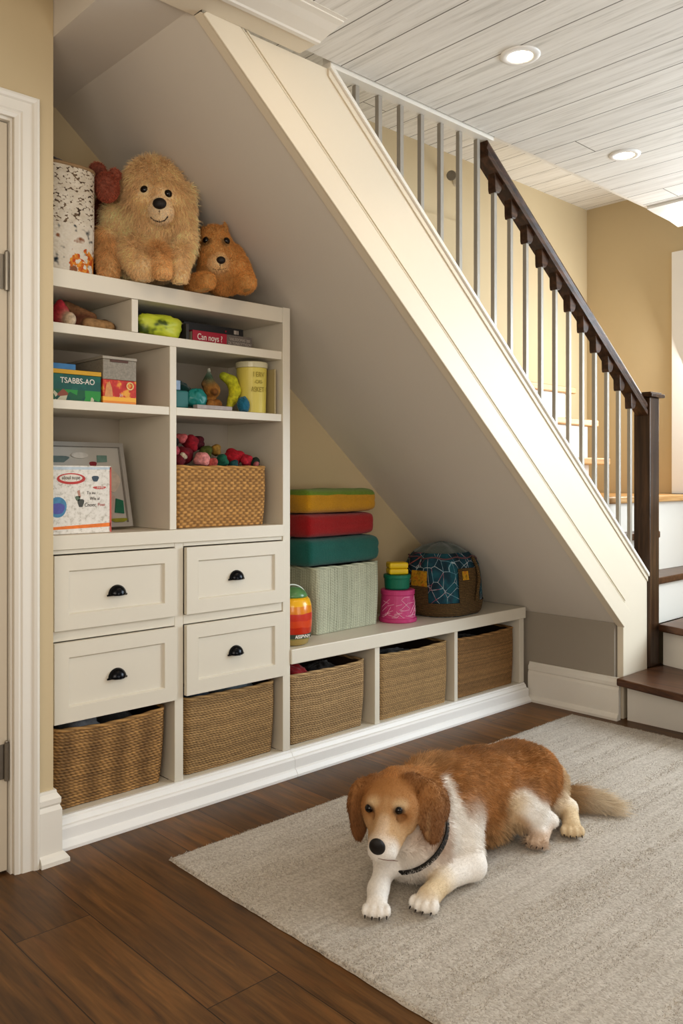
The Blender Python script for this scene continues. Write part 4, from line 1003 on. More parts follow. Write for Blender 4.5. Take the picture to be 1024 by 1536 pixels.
bcol = bm_.ramp(nb, [(.3, hx('10212c')), (.5, hx('16404f')), (.62, hx('1d5a66')), (.75, hx('26394a'))]); lc = bm_.ramp(bm_.noise(p, 22, 2), [(.38, hx('b05a6a')), (.5, hx('c8cfd2')), (.62, hx('6fa0b0'))])
bcol = bm_.mix(bm_.math('MULTIPLY', ln, .8), bcol, lc); bm_.bump(bm_.noise(p, 300, 2), .5, .002); M['bagnavy'] = bm_.out(bcol, .85)
wm = NT('bag_straw'); p = wm.obj(); z_ = wm.n('ShaderNodeSeparateXYZ', {0: p}).outputs[2]; wv = wm.math('SINE', wm.math('MULTIPLY', wm.math('ADD', z_, wm.math('MULTIPLY', wm.noise(p, 25, 2), .006)), 900.0)); f = wm.noise(wm.vscale(p, (140, 140, 60)), 1.5, 4)
wcol = wm.mix(wm.math('MULTIPLY', wm.math('ADD', wv, 1.0), .5), hx('4a3820'), hx('8d7248')); wcol = wm.mix(.6, wcol, wm.ramp(f, [(.3, (.5, .5, .5)), (.7, (1.2, 1.15, 1.1))]), 'MULTIPLY'); wm.bump(wm.math('ADD', wv, f), .8, .003); M['bagstraw'] = wm.out(wcol, .8)
vs, fs = bag_patch(0, 2*PI, 0, 1, 72, 44, 0); m = MB(); m.add(vs, fs); m.f.append(tuple(range(72))[::-1])
m.build('bag_body', M['bagnavy'], bag, smooth=True)
vs, fs = bag_patch(0, 2*PI, .01, .20, 72, 10, .004); m = MB(); m.add(vs, fs); m.build('straw_base', M['bagstraw'], bag, smooth=True)
for a0, a1, t0, t1, mt, nm_ in ((-3.36, -2.74, .20, .42, 'bagstraw', 'front_pocket'), (-1.95, -1.20, .20, .66, 'bagstraw', 'side_pocket')):
    vs, fs = bag_patch(a0, a1, t0, t1, 14, 12, .006); m = MB(); m.add(vs, fs); m.build(nm_, M[mt], bag, smooth=True)
M['mustard'] = NT('mustard_print'); p = M['mustard'].obj(); M['mustard'] = M['mustard'].out(M['mustard'].ramp(M['mustard'].noise(p, 60, 3), [(.35, hx('8a6a1c')), (.5, hx('c79a22')), (.65, hx('b5701f'))]), .8)
vs, fs = bag_patch(-3.30, -2.76, .42, .63, 12, 8, .005); m = MB(); m.add(vs, fs); m.build('mustard_patch', M['mustard'], bag, smooth=True)
vs, fs = bag_patch(-1.82, -1.60, .50, .62, 8, 6, .0085); m = MB(); m.add(vs, fs); m.build('mustard_patch', M['mustard'], bag, smooth=True)
M['bagcrown'] = cloth('grey_green_bag_cloth', '5a6660', .35, 260, .6)
vs, fs = bag_patch(0, 2*PI, .86, 1, 72, 12, .004); m = MB(); m.add(vs, fs); m.build('drawstring_crown', M['bagcrown'], bag, smooth=True)
cordp = [bag_pt(a, .80+.012*math.sin(a*9), .004) for a in np.linspace(0, 2*PI, 60)[:-1]]
m = MB(); m.tube(cordp, .0035, 7, closed=True); m.build('cord', plain('bag_cord', '6b4a4e', .8), bag, smooth=True)
m = MB(); m.tube([bag_pt(-1.30-.10*s, .80-.60*s, .010+.010*math.sin(PI*s)) for s in np.linspace(0, 1, 14)], .008, 8); m.build('strap', M['bagstraw'], bag, smooth=True)
m = MB(); m.tube([bag_pt(-3.55+.45*s, .66+.16*s, .006) for s in np.linspace(0, 1, 8)], .003, 6); m.build('tie', plain('bag_tie', '8a4f4a', .8), bag, smooth=True)
# ================================================================== THINGS ON THE SHELVES
ZA, ZBs, ZCs, ZT = 1.5607, 1.3307, .9257, 1.7207     # tops of the shelves, counter, cabinet
def blobs(name, parts, mat, parent=None, h=.004, k=.012, zmin=None, loc=None):
    b = Body(k)
    for q in parts:
        if len(q) == 3: b.ell(q[0], q[1], np.array(hx(q[2])))
        else: b.cap(q[0], q[1], q[2], q[3], np.array(hx(q[4])))
    b.mesh(h, zmin=zmin); return b, b.build(name, mat, parent, loc)
M['plush'] = attr_mat('plush_skin', .9, noise_amt=.5, noise_scale=90, bump=.6, bdist=.003)
M['toyplastic'] = attr_mat('toy_plastic', .45, noise_amt=.35, noise_scale=60, bump=.1)
M['toycloth'] = attr_mat('toy_cloth', .9, noise_amt=.55, noise_scale=110, bump=.6, bdist=.003)
# --- top left pigeonhole: little soft toys
def toy(name, label, cat, parts, mat='plush', h=.004, k=.01, group=None, zmin=None):
    b, o = blobs(name, parts, M[mat], None, h, k, zmin, loc=None)
    lo = b.V.min(axis=0); c = Vector(((lo[0]+b.V[:, 0].max())/2, (lo[1]+b.V[:, 1].max())/2, lo[2]))
    me = o.data; me.transform(Matrix.Translation(-c)); o.location = c; return tag(o, label, cat, group)
z = ZA
toy('soft_toy', 'red soft toy with pale muzzle in the small top pigeonhole', 'toy', [((1.158, 2.50, z+.040), (.030, .034, .039), 'a8202e'), ((1.172, 2.462, z+.024), (.020, .020, .0235), 'd3bfa4'), ((1.150, 2.48, z+.070), (.013, .014, .016), 'b22b3a')], zmin=z)
toy('soft_toy', 'brown soft toy with long limbs lying in the small top pigeonhole', 'toy',
    [((1.212, 2.565, z+.083), (1.282, 2.53, z+.054), .018, .015, 'a57d58'), ((1.208, 2.575, z+.084), (.019, .022, .018), '8f6644'), ((1.232, 2.56, z+.034), (1.265, 2.53, z+.030), .030, .028, '7f4a3c'), ((1.255, 2.500, z+.024), (1.310, 2.475, z+.019), .022, .018, 'b39066'), ((1.312, 2.505, z+.030), (1.328, 2.50, z+.021), .018, .019, '6f583e')], zmin=z, k=.008)
# --- top wide pigeonhole: folder, packet, board, book
def boxthing(name, label, cat, x0, x1, y0, y1, z0, z1, mat, rot=0.0, bevel=.0015, group=None, seg=2):
    c = Vector(((x0+x1)/2, (y0+y1)/2, z0)); m = MB(); m.box(x0, x1, y0, y1, z0, z1, Matrix.Rotation(rot, 3, 'Z'), c)
    return tag(m.build(name, mat, None, bevel=bevel, loc=c, seg=seg), label, cat, group)
M['blackcard'] = plain('black_card', '1c1b1b', .5, .2, 30); M['olive'] = plain('olive_card', '5d6130', .6, .15, 30); M['greycard'] = plain('charcoal_card', '3d3a38', .6, .2, 40); M['page'] = plain('paper_pages', 'c9bea6', .8, .1, 300)
boxthing('board_game', 'flat olive game box lying behind the yellow-green packet', 'box', 1.385, 1.572, 2.49, 2.735, z, z+.062, M['olive'])
boxthing('board_game', 'long flat black game box lying on the olive box', 'box', 1.395, 1.575, 2.505, 2.735, z+.0625, z+.088, M['blackcard'])
m = MB(); cc = Vector((1.470, 2.452, z)); R = Matrix.Rotation(.02, 3, 'Z')
pk = lump('plastic_packet', 'puffy yellow-green plastic packet in the top wide pigeonhole', 'packet', (1.482, 2.452, z+.040), (.086, .030, .0415), NT('lime_packet').m, 21, .22, 4.0, zmin=z)
pm = NT('lime_packet_print'); p = pm.obj(); pm_c = pm.ramp(pm.noise(pm.vscale(p, (9, 9, 14)), 1.0, 3), [(.40, hx('4a5a1e')), (.46, hx('b9c43c')), (.55, hx('ccd24a')), (.64, hx('d8c93a'))]); pk.data.materials.clear(); pk.data.materials.append(pm.out(pm_c, .42))
for v in pk.data.vertices:      # squared ends like a filled pouch
    x_, z_ = v.co.x/.086, (v.co.z-.04)/.0415; q = (abs(x_)**2.0+abs(z_)**2.0)**.5+1e-6; q4 = (abs(x_)**4.5+abs(z_)**4.5)**(1/4.5)+1e-6; v.co.x *= min(1.35, q/q4)*.93; v.co.z = max(.0006, .04+(v.co.z-.04)*min(1.35, q/q4)*.90)
def book(label, x0, x1, y0, y1, z0, z1, cover, rot=0.0, two=None, group=None):
    root = thing('book', label, 'book', ((x0+x1)/2, (y0+y1)/2, z0), group); c = Vector(((x0+x1)/2, (y0+y1)/2, z0)); R = Matrix.Rotation(rot, 3, 'Z'); t = .003
    m = MB(); m.box(x0, x1, y0, y1, z0, z0+t, R, c); m.box(x0, x1, y0, y1, z1-t, z1, R, c); xs_ = x0+(x1-x0)*(two[0] if two else 1.0); m.box(x0, xs_, y0, y0+t, z0+t, z1-t, R, c); m.build('cover', cover, root)
    if two: m = MB(); m.box(xs_+.0002, x1, y0-.0006, y0-.0001, z0, z1, R, c); m.build('spine_end', two[1], root)
    m = MB(); m.box(x0+.003, x1-.003, y0+t+.0005, y1-.004, z0+t+.0003, z1-t-.0003, R, c); m.build('pages', M['page'], root); return root
M['redbook'] = plain('crimson_cover', '9c1830', .45, .12, 20); M['greybook'] = plain('speckled_grey_cover', '6a625c', .6, .35, 140); M['blackbook'] = plain('black_cover', '201f20', .45, .15, 30)
bk = book('thick book with crimson and grey spine and white lettering in the top wide pigeonhole', 1.612, 1.866, 2.452, 2.72, z, z+.044, M['redbook'], 0, (.56, M['greybook']))
wt2 = plain('spine_lettering', 'd8cfc6', .6, .02, 5); gt2 = plain('spine_grey_lettering', 'a9a097', .6, .02, 5)
text('Can noys ?', (1.683, 2.4512, z+.0225), .030, wt2, bk, squeeze=.80, bold=.0003)
for k, s_ in enumerate(('VAILSOOMAS 300', 'ZA YUNSOTTVSON')): text(s_, (1.811, 2.4508, z+.029-k*.014), .0145, gt2, bk, squeeze=.80)
bk = book('black book with small pale marks on its spine, lying on the crimson book', 1.590, 1.842, 2.472, 2.73, z+.0445, z+.073, M['blackbook'])
m = MB(); m.box(1.80, 1.812, 2.4712, 2.4720, z+.052, z+.066); m.box(1.815, 1.820, 2.4712, 2.4720, z+.052, z+.066); m.build('spine_mark', gt2, bk)
m = MB(); m.box(1.762, 1.767, 2.4712, 2.4720, z+.055, z+.061); m.build('spine_mark', M['redbook'], bk)
boxthing('game_case', 'narrow dark case standing between the yellow packet and the books', 'box', 1.578, 1.590, 2.44, 2.47, z, z+.060, M['greycard'])
# --- second shelf, left
z = ZBs
t = thing('game_box', 'teal and green card game box with mustard lid edge on the second shelf', 'box', (1.17, 2.56, z)); xa, xb, ya = 1.092, 1.268, 2.445
gm_ = NT('game_box_print'); p = gm_.obj(); sp_ = gm_.n('ShaderNodeSeparateXYZ', {0: p}); cellc = gm_.n('ShaderNodeTexVoronoi', {'Vector': p, 'Scale': 42.0}).outputs['Color']; low = gm_.math('LESS_THAN', sp_.outputs[2], .036)
c1_ = gm_.mix(gm_.math('MULTIPLY', gm_.n('ShaderNodeSeparateColor', {0: cellc}).outputs[1], .5), hx('155049'), hx('1f6f5e')); c2_ = gm_.ramp(gm_.n('ShaderNodeSeparateColor', {0: cellc}).outputs[0], [(0, hx('1c5a3a')), (.35, hx('2f8a3c')), (.55, hx('134a40')), (.72, hx('8a4a34')), (.86, hx('b9b39a'))], 'CONSTANT')
gmm = gm_.out(gm_.mix(low, c1_, c2_), .4)
m = MB(); m.box(xa, xb, ya, 2.70, z, z+.083); m.build('box_body', gmm, t, bevel=.001)
m = MB(); m.box(xa-.001, xb+.001, ya-.001, 2.701, z+.0835, z+.097); m.build('lid', plain('mustard_card', 'c79a22', .5, .08, 30), t, bevel=.001)
text('TSABBS-AO', ((xa+xb)/2+.01, ya-.0006, z+.063), .024, wt2, t, squeeze=.92, bold=.0003)
boxthing('small_box', 'small blue and white box lying on the mustard lid', 'box', 1.095, 1.196, 2.47, 2.60, z+.0975, z+.118, plain('blue_card', '3d78a8', .5, .3, 26), 0)
t = thing('storage_tin', 'grey speckled lidded tin above an orange and red box front on the second shelf', 'box', (1.325, 2.55, z)); xa, xb, ya, yb_ = 1.272, 1.389, 2.440, 2.715
M['tin'] = plain('speckled_grey_print', '8f877a', .5, .45, 170); M['tinside'] = plain('dark_tin_side', '4a4138', .6, .15, 30)
m = MB(); m.box(xa, xb, ya, yb_, z+.0775, z+.141); m.build('tin_body', M['tin'], t, bevel=.0015)
m = MB(); m.box(xa-.002, xb+.002, ya-.002, yb_+.002, z+.1415, z+.151); m.build('lid', plain('pale_grey_lid', 'a59d90', .45, .06, 30), t, bevel=.002)
m = MB(); m.box(xa+.025, xb-.030, ya-.0026, ya-.0012, z+.133, z+.1405); m.build('clasp', plain('brown_clasp', '5a3a2c', .5), t, bevel=.0005)
om = NT('orange_box_print'); p = om.obj(); sp_ = om.n('ShaderNodeSeparateXYZ', {0: p}); lowm = om.math('LESS_THAN', sp_.outputs[2], .023); lowm2 = om.math('LESS_THAN', sp_.outputs[2], .010); nz_ = om.noise(p, 50, 2)
oc = om.ramp(nz_, [(.40, hx('b3241e')), (.55, hx('c8412a')), (.66, hx('e0a13a'))]); oc = om.mix(lowm, oc, hx('e8b040')); oc = om.mix(lowm2, oc, hx('dd8a30'))
m = MB(); m.box(xa, xb, ya, yb_, z, z+.077); m.build('box_front', om.out(oc, .45), t, bevel=.001)
m = MB(); m.tube([(1.366+.011*math.cos(a), ya-.0008, z+.060+.011*math.sin(a)) for a in np.linspace(0, 2*PI, 20)[:-1]], .0025, 6, closed=True); m.build('round_emblem', plain('cream_emblem', 'e2c98c', .5), t)
text('Jo', (1.335, ya-.0006, z+.030), .014, wt2, t)
m = MB(); m.prism([(1.277, z+.022), (1.306, z+.022), (1.303, z+.050), (1.294, z+.072), (1.283, z+.060)], ya-.0009, ya-.0003, 'y'); m.build('pale_panel', plain('sand_panel', 'c98d58', .5, .3, 80), t)
# --- second shelf, right
boxthing('small_box', 'small pale blue box standing on the teal cloth beside the shelf divider', 'box', 1.520, 1.556, 2.44, 2.50, z+.062, z+.094, plain('pale_blue_card', '8fa4bd', .5, .25, 60))
boxthing('teal_case', 'low teal case at the bottom of the toys on the second shelf', 'box', 1.519, 1.586, 2.435, 2.62, z, z+.061, plain('dull_teal_plastic', '2b6a68', .5, .25, 26), bevel=.006)
lump('soft_toy', 'dark teal rumpled soft toy on the second shelf', 'toy', (1.640, 2.590, z+.056), (.046, .060, .054), cloth('dark_teal_plush', '17504e', .35, 200, .6), 31, .3, zmin=z)
lump('soft_toy', 'bright teal crumpled bag before the dark teal toy', 'toy', (1.634, 2.462, z+.038), (.042, .026, .036), plain('bright_teal_film', '1f7f79', .35, .3, 30), 33, .35, zmin=z)
boxthing('picture_book', 'thin pale book with pink edge lying under the brown toy', 'book', 1.600, 1.745, 2.405, 2.432, z, z+.014, plain('pale_cover', 'a39a96', .6, .3, 50), 0)
toy('soft_toy', 'small orange-brown bear-shaped soft toy with green hat on the second shelf', 'toy',
    [((1.705, 2.49, z+.030), (.030, .030, .030), '9a6a2e'), ((1.707, 2.475, z+.074), (.031, .028, .030), 'b07a34'), ((1.700, 2.447, z+.066), (.014, .010, .011), '6f4420'), ((1.676, 2.480, z+.095), (.009, .008, .010), '7a4c1e'), ((1.690, 2.458, z+.020), (.018, .018, .019), 'b0783a'), ((1.716, 2.455, z+.022), (.018, .018, .020), '8a5824'),
     ((1.700, 2.485, z+.098), (1.703, 2.488, z+.140), .026, .006, '2f5a48'), ((1.703, 2.488, z+.148), (.007, .007, .007), 'd8d2c4')], zmin=z, k=.006)
toy('soft_toy', 'curved lemon yellow soft toy beside the brown bear-shaped toy', 'toy',
    [((1.768, 2.49, z+.130), (1.796, 2.48, z+.114), .016, .020, 'a9b02a'), ((1.796, 2.48, z+.114), (1.808, 2.475, z+.080), .021, .021, 'cfc82c'), ((1.808, 2.475, z+.080), (1.792, 2.47, z+.045), .021, .017, 'd2cc2e'), ((1.792, 2.47, z+.045), (1.774, 2.465, z+.018), .016, .012, 'c3bf3a')], zmin=z, k=.008)
lump('soft_toy', 'small blue crumpled toy beside the yellow canister', 'toy', (1.806, 2.424, z+.024), (.022, .022, .030), cloth('blue_toy_cloth', '1f6f8a', .35, 200, .5), 37, .35, zmin=z)
c = Vector((1.882, 2.475, z)); t = thing('storage_canister', 'tall pale yellow canister with clear lid on the second shelf', 'canister', c)
ym = plain('pale_yellow_plastic', 'd2c262', .4, .06, 14)
m = MB(); m.lathe([(0, 0), (.050, 0), (.052, .003), (.0555, .165), (0, .165)], c, 44); m.build('canister_body', ym, t, bevel=.001)
m = MB(); m.lathe([(0, .1652), (.0585, .1652), (.0590, .172), (.0590, .184), (.056, .187), (.052, .185), (0, .185)], c, 44); m.build('lid', plain('milky_lid', 'c9c2a4', .25, .05, 20), t, bevel=.0008)
inkm = plain('worn_ink', '9c8d3c', .6, .1, 60)
text('I ERV', (c.x-.010, c.y-.0562, c.z+.138), .026, inkm, t, rotz=-.15, squeeze=.8); text('ASKET I', (c.x-.009, c.y-.0553, c.z+.084), .026, inkm, t, rotz=-.15, squeeze=.72); text('-CAS-', (c.x-.010, c.y-.0558, c.z+.112), .018, inkm, t, rotz=-.15, squeeze=.8)
boxthing('clear_case', 'thin clear plastic sheet case standing beside the yellow canister', 'case', 1.946, 1.953, 2.42, 2.62, z, z+.165, plain('milky_plastic', 'b3a684', .2, .05, 20))
# --- counter shelf, left: tray and boxed kit
z = ZCs
def panel_pt(o, rx, rz, tilt, u, v, e): return o+Vector((math.cos(rz)*u-math.sin(rz)*(-v*math.sin(tilt)*-1), 0, 0))
class Plate:
    """flat upright thing leaning back: local x along, local z up, front faces the room"""
    def __init__(s, o, yaw, lean): s.o = Vector(o); s.R = Matrix.Rotation(yaw, 3, 'Z') @ Matrix.Rotation(-lean, 3, 'X'); s.yaw, s.lean = yaw, lean
    def box(s, m, x0, x1, y0, y1, z0, z1):
        n = len(m.v); m.box(x0, x1, y0, y1, z0, z1); m.v[n:] = [tuple(s.o+s.R @ Vector(v)) for v in m.v[n:]]; return m
    def poly(s, m, pts, y0, y1):
        n = len(m.v); m.prism(pts, y0, y1, 'y'); m.v[n:] = [tuple(s.o+s.R @ Vector(v)) for v in m.v[n:]]; return m
    def text(s, str_, x, z_, size, mat, parent, y=-.001, **k):
        o = text(str_, s.o+s.R @ Vector((x, y, z_)), size, mat, parent, **k); o.rotation_euler = (s.R.to_4x4() @ Matrix.Rotation(PI/2, 4, 'X')).to_euler(); return o
def oval(cx_, cz_, rx, rz, n=24, w=0.0, seed=0): return [(cx_+rx*math.cos(2*PI*i/n)*(1+w*math.sin(3*2*PI*i/n+seed)), cz_+rz*math.sin(2*PI*i/n)*(1+w*math.cos(2*2*PI*i/n+seed))) for i in range(n)]
pl = Plate((1.112, 2.545, z+.004), .02, math.radians(14)); t = thing('craft_tray', 'clear-framed craft kit tray leaning at the back of the counter shelf', 'tray', (1.27, 2.56, z))
Wt, Ht = .318, .288
M['trayf'] = plain('clear_grey_plastic', '9d9a94', .25, .05, 20); M['trayb'] = plain('pale_grey_card', 'b5b1a9', .6, .06, 20)
m = MB()
for b in ((0, Wt, -.020, 0, 0, .014), (0, Wt, -.020, 0, Ht-.014, Ht), (0, .014, -.020, 0, .014, Ht-.014), (Wt-.014, Wt, -.020, 0, .014, Ht-.014)): pl.box(m, *b)
m.build('frame', M['trayf'], t, bevel=.003)
m = MB(); pl.box(m, .0145, Wt-.0145, -.008, -.0005, .0145, Ht-.0145); m.build('backing_card', M['trayb'], t)
prints = [('841f2a', oval(.205, .215, .012, .012, w=.2)), ('9b8a1f', [(.085, .150), (.105, .185), (.125, .178), (.150, .192), (.175, .178), (.205, .176), (.222, .165), (.222, .15)]), ('5e6f6c', oval(.085, .232, .034, .014, w=.25)), ('6d8a80', [(.220, .222), (.256, .224), (.258, .246), (.222, .246)]),
    ('8a7a6c', oval(.236, .150, .018, .020, w=.1)), ('2f72a8', oval(.240, .092, .022, .019, w=.12)), ('b9a49a', [(.228, .030), (.250, .028), (.262, .075), (.268, .105), (.256, .118), (.245, .08)]), ('1c6a50', [(.262, .050), (.296, .046), (.298, .090), (.272, .098)]), ('8a8a20', oval(.275, .024, .030, .008, w=.2)), ('c9bcae', oval(.262, .165, .030, .042, w=.15, seed=2)), ('c7c2ba', oval(.160, .245, .03, .010))]
for i, (h, pts) in enumerate(prints):
    m = MB(); pl.poly(m, pts, -.0098-i*.0002, -.0083); m.build('printed_shape', plain('tray_print', h, .5, .3, 60), t)
t = thing('kit_box', 'white printed toy kit box with orange foot band in front of the craft tray', 'box', (1.17, 2.47, z)); xa, xb, ya, yb_ = 1.088, 1.292, 2.428, 2.500; zt = .208
m = MB(); m.box(xa, xb, ya, yb_, z, z+zt)
kw_ = NT('kit_box_white'); p = kw_.obj(); kc = kw_.ramp(kw_.noise(p, 70, 4, .7), [(.36, hx('b9b2a6')), (.46, hx('d8d3ca')), (.6, hx('e2ddd5'))])
m.build('box_body', kw_.out(kc, .5), t, bevel=.001)
m = MB(); m.box(xb+.0002, xb+.0030, ya+.0005, yb_, z, z+zt-.004); m.box(xb-.0035, xb, ya-.0006, ya-.0001, z+.002, z+zt-.004); m.build('side_panel', plain('coral_card', 'c05a4c', .5, .15, 40), t)
def flat(h, pts, name='printed_shape', e=.0006, nz_=60): m = MB(); m.prism([(xa+a, z+b) for a, b in pts], ya-e, ya-.0001, 'y'); return m.build(name, plain('kit_print', h, .5, .3, nz_), t)
flat('e07a2a', [(.0, .014), (.203, .018), (.203, .030), (.10, .026), (.0, .022)]); flat('b8c4cc', [(0, .195), (.203, .197), (.203, .204), (0, .204)])
flat('b83a34', oval(.073, .168, .046, .017, 32)); flat('d9d2c6', oval(.072, .170, .037, .0115, 32), e=.0010)
flat('4f86a8', oval(.030, .082, .028, .032, 28, .03), nz_=90); flat('5a5aa0', oval(.030, .078, .022, .018, 24, .08), e=.0010, nz_=90); flat('3f4f5c', oval(.152, .168, .011, .011, 14, .2)); flat('c0504a', oval(.166, .140, .022, .005, 16, .1)); flat('5d6b58', oval(.094, .108, .008, .009, 12, .2)); flat('b88a78', [(.092, .13), (.100, .134), (.104, .112), (.098, .110)]); flat('4a4a42', oval(.104, .093, .010, .016, 14, .25))
kd = plain('kit_ink', '3f3a36', .6, .1, 30); kr = plain('kit_red_ink', 'b0544c', .6, .1, 30)
text('aljoul nope', (xa+.072, ya-.0013, z+.171), .0165, kd, t, squeeze=.8); text('INHN', (xa+.168, ya-.0012, z+.1405), .009, wt, t)
text('Ta eu', (xa+.138, ya-.0005, z+.124), .013, kd, t); text('Wo al', (xa+.150, ya-.0005, z+.106), .013, kd, t); text('Cnoec', (xa+.135, ya-.0005, z+.087), .016, kd, t, squeeze=.9); text('Pose', (xa+.172, ya-.0005, z+.087), .014, kr, t, squeeze=.9)
# --- basket of bright toys
rs = random.Random(12); gz = .9262
tl_ = [('rosy pink', 'b8505c', (1.566, 2.50, 1.175), .030), ('dark red', '7e1626', (1.610, 2.50, 1.160), .036), ('salmon pink', 'c86a6a', (1.607, 2.515, 1.222), .022), ('crimson', '99182a', (1.655, 2.53, 1.205), .032), ('pale pink', 'd08a86', (1.655, 2.462, 1.150), .027), ('maroon', '5a1420', (1.700, 2.56, 1.215), .028), ('coral', 'c4605a', (1.698, 2.455, 1.136), .020), ('olive green', '5f6a2e', (1.715, 2.53, 1.180), .026), ('ochre', 'a8823a', (1.762, 2.535, 1.185), .023),
       ('emerald green', '1f6a52', (1.742, 2.468, 1.145), .025), ('teal', '2a5f62', (1.790, 2.46, 1.135), .018), ('bright red', 'b01a2c', (1.828, 2.51, 1.160), .036), ('strawberry red', 'c22a3e', (1.858, 2.475, 1.148), .024), ('dark green', '26392c', (1.893, 2.475, 1.142), .021), ('dusky pink', 'b0686a', (1.880, 2.448, 1.134), .012), ('wine red', '6e1a26', (1.564, 2.462, 1.142), .024), ('cream', 'b5a58e', (1.575, 2.455, 1.160), .014), ('black', '231c1c', (1.552, 2.475, 1.210), .017)]
for i, (nm_, h, c_, r) in enumerate(tl_):
    r *= 1.18; c_ = np.array(c_)+np.array([0, 0, .010]); c0_ = np.array(hx(h)); b = Body(.005); u = [Vector((rs.gauss(0, 1), rs.gauss(0, 1), rs.gauss(0, 1))).normalized() for _ in range(7)]
    b.ell(c_, (r*.66,)*3, c0_)
    for k, q in enumerate(u): b.ell(c_+np.array(q)*r*.52, (r*.46, r*.46, r*.40), c0_*(1.0+.35*rs.uniform(-1, 1)))
    b.mesh(max(.0028, r*.10)); lo = b.V.min(axis=0); o = b.build('plush_flower', M['toycloth'], None); off = Vector((float(c_[0]), float(c_[1]), float(lo[2]))); o.data.transform(Matrix.Translation(-off)); o.location = off
    tag(o, 'small '+nm_+' ruffled plush toy heaped in the golden basket', 'toy', 'ruffled toys in the golden basket')
boxthing('cardboard_sheet', 'hidden tan card supporting the toys inside the golden basket', 'card', 1.54, 1.905, 2.446, 2.668, 1.095, 1.100, M['olive']) if False else None
# ================================================================== ON TOP OF THE CABINET
# white woven bin with animal print
c = Vector((1.166, 2.545, ZT)); t = thing('woven_bin', 'tall white bin with dark woven flecks and printed patch on top of the cabinet', 'bin', c)
wm = NT('flecked_weave'); p = wm.obj(); q = wm.vscale(p, (1, 1, .75)); vo = wm.n('ShaderNodeTexVoronoi', {'Vector': wm.n('ShaderNodeMapping', {'Vector': q, 'Rotation': (.0, .75, 0.2), 'Scale': (1, 1, 2.1)}).outputs[0], 'Scale': 85.0, 'Randomness': .75}); d_ = vo.outputs['Distance']
sz_ = wm.n('ShaderNodeSeparateXYZ', {0: p}).outputs[2]; dens = wm.ramp(wm.math('DIVIDE', sz_, .34), [(.33, (.80, .80, .80)), (.50, (.68, .68, .68))])
fl_ = wm.math('GREATER_THAN', d_, dens); wcol = wm.mix(fl_, wm.ramp(wm.noise(p, 40, 3), [(.3, hx('c9bfae')), (.7, hx('ded6c8'))]), wm.ramp(wm.noise(p, 30, 2), [(.4, hx('4a3a2c')), (.6, hx('75624e'))]))
bl = wm.math('LESS_THAN', sz_, .15); sp2 = wm.noise(p, 30, 2); bcol = wm.ramp(sp2, [(.28, hx('27343c')), (.37, hx('d3cabb')), (.62, hx('d9d1c3')), (.70, hx('8a5a3c'))]); wcol = wm.mix(bl, wcol, bcol)
sx_ = wm.n('ShaderNodeSeparateXYZ', {0: p}).outputs[0]; wob_ = wm.math('MULTIPLY', wm.math('SUBTRACT', wm.noise(p, 18, 3), .5), .16); org = wm.math('MULTIPLY', wm.math('LESS_THAN', wm.math('ADD', sz_, wob_), .065), wm.math('MULTIPLY', wm.math('GREATER_THAN', wm.math('SUBTRACT', sx_, wob_), .0), wm.math('GREATER_THAN', wm.noise(p, 55, 2), .44))); wcol = wm.mix(org, wcol, wm.ramp(wm.noise(p, 70, 2), [(.4, hx('b8501c')), (.6, hx('dd9a3a'))]))
wm.bump(wm.math('SUBTRACT', 1.0, d_), .7, .004); wmat = wm.out(wcol, .8)
m = MB(); m.lathe([(0, 0), (.089, 0), (.094, .004), (.097, .15), (.097, .328), (.093, .328), (.090, .02), (0, .02)], c, 56, p=3.6, sx=1.0, sy=1.2); m.build('bin_body', wmat, t, smooth=False)
m = MB(); ringp = []
for k in range(56):
    a = 2*PI*k/56; ca, sa = math.cos(a), math.sin(a); q_r = (abs(ca)**3.6+abs(sa)**3.6)**(-1/3.6)*.0955; ringp.append(c+Vector((q_r*ca, q_r*sa*1.2, .330)))
m.tube(ringp, .0055, 8, closed=True); m.build('rim', plain('tan_binding', '9c8262', .8, .2, 60), t, smooth=True)
lump('folded_cloth', 'dark brown cloth bulging over the rim of the white bin', 'cloth', (1.150, 2.56, ZT+.325), (.070, .085, .060), cloth('dark_brown_cloth', '2e1a16', .35, 200, .5), 41, .15, 3.0)

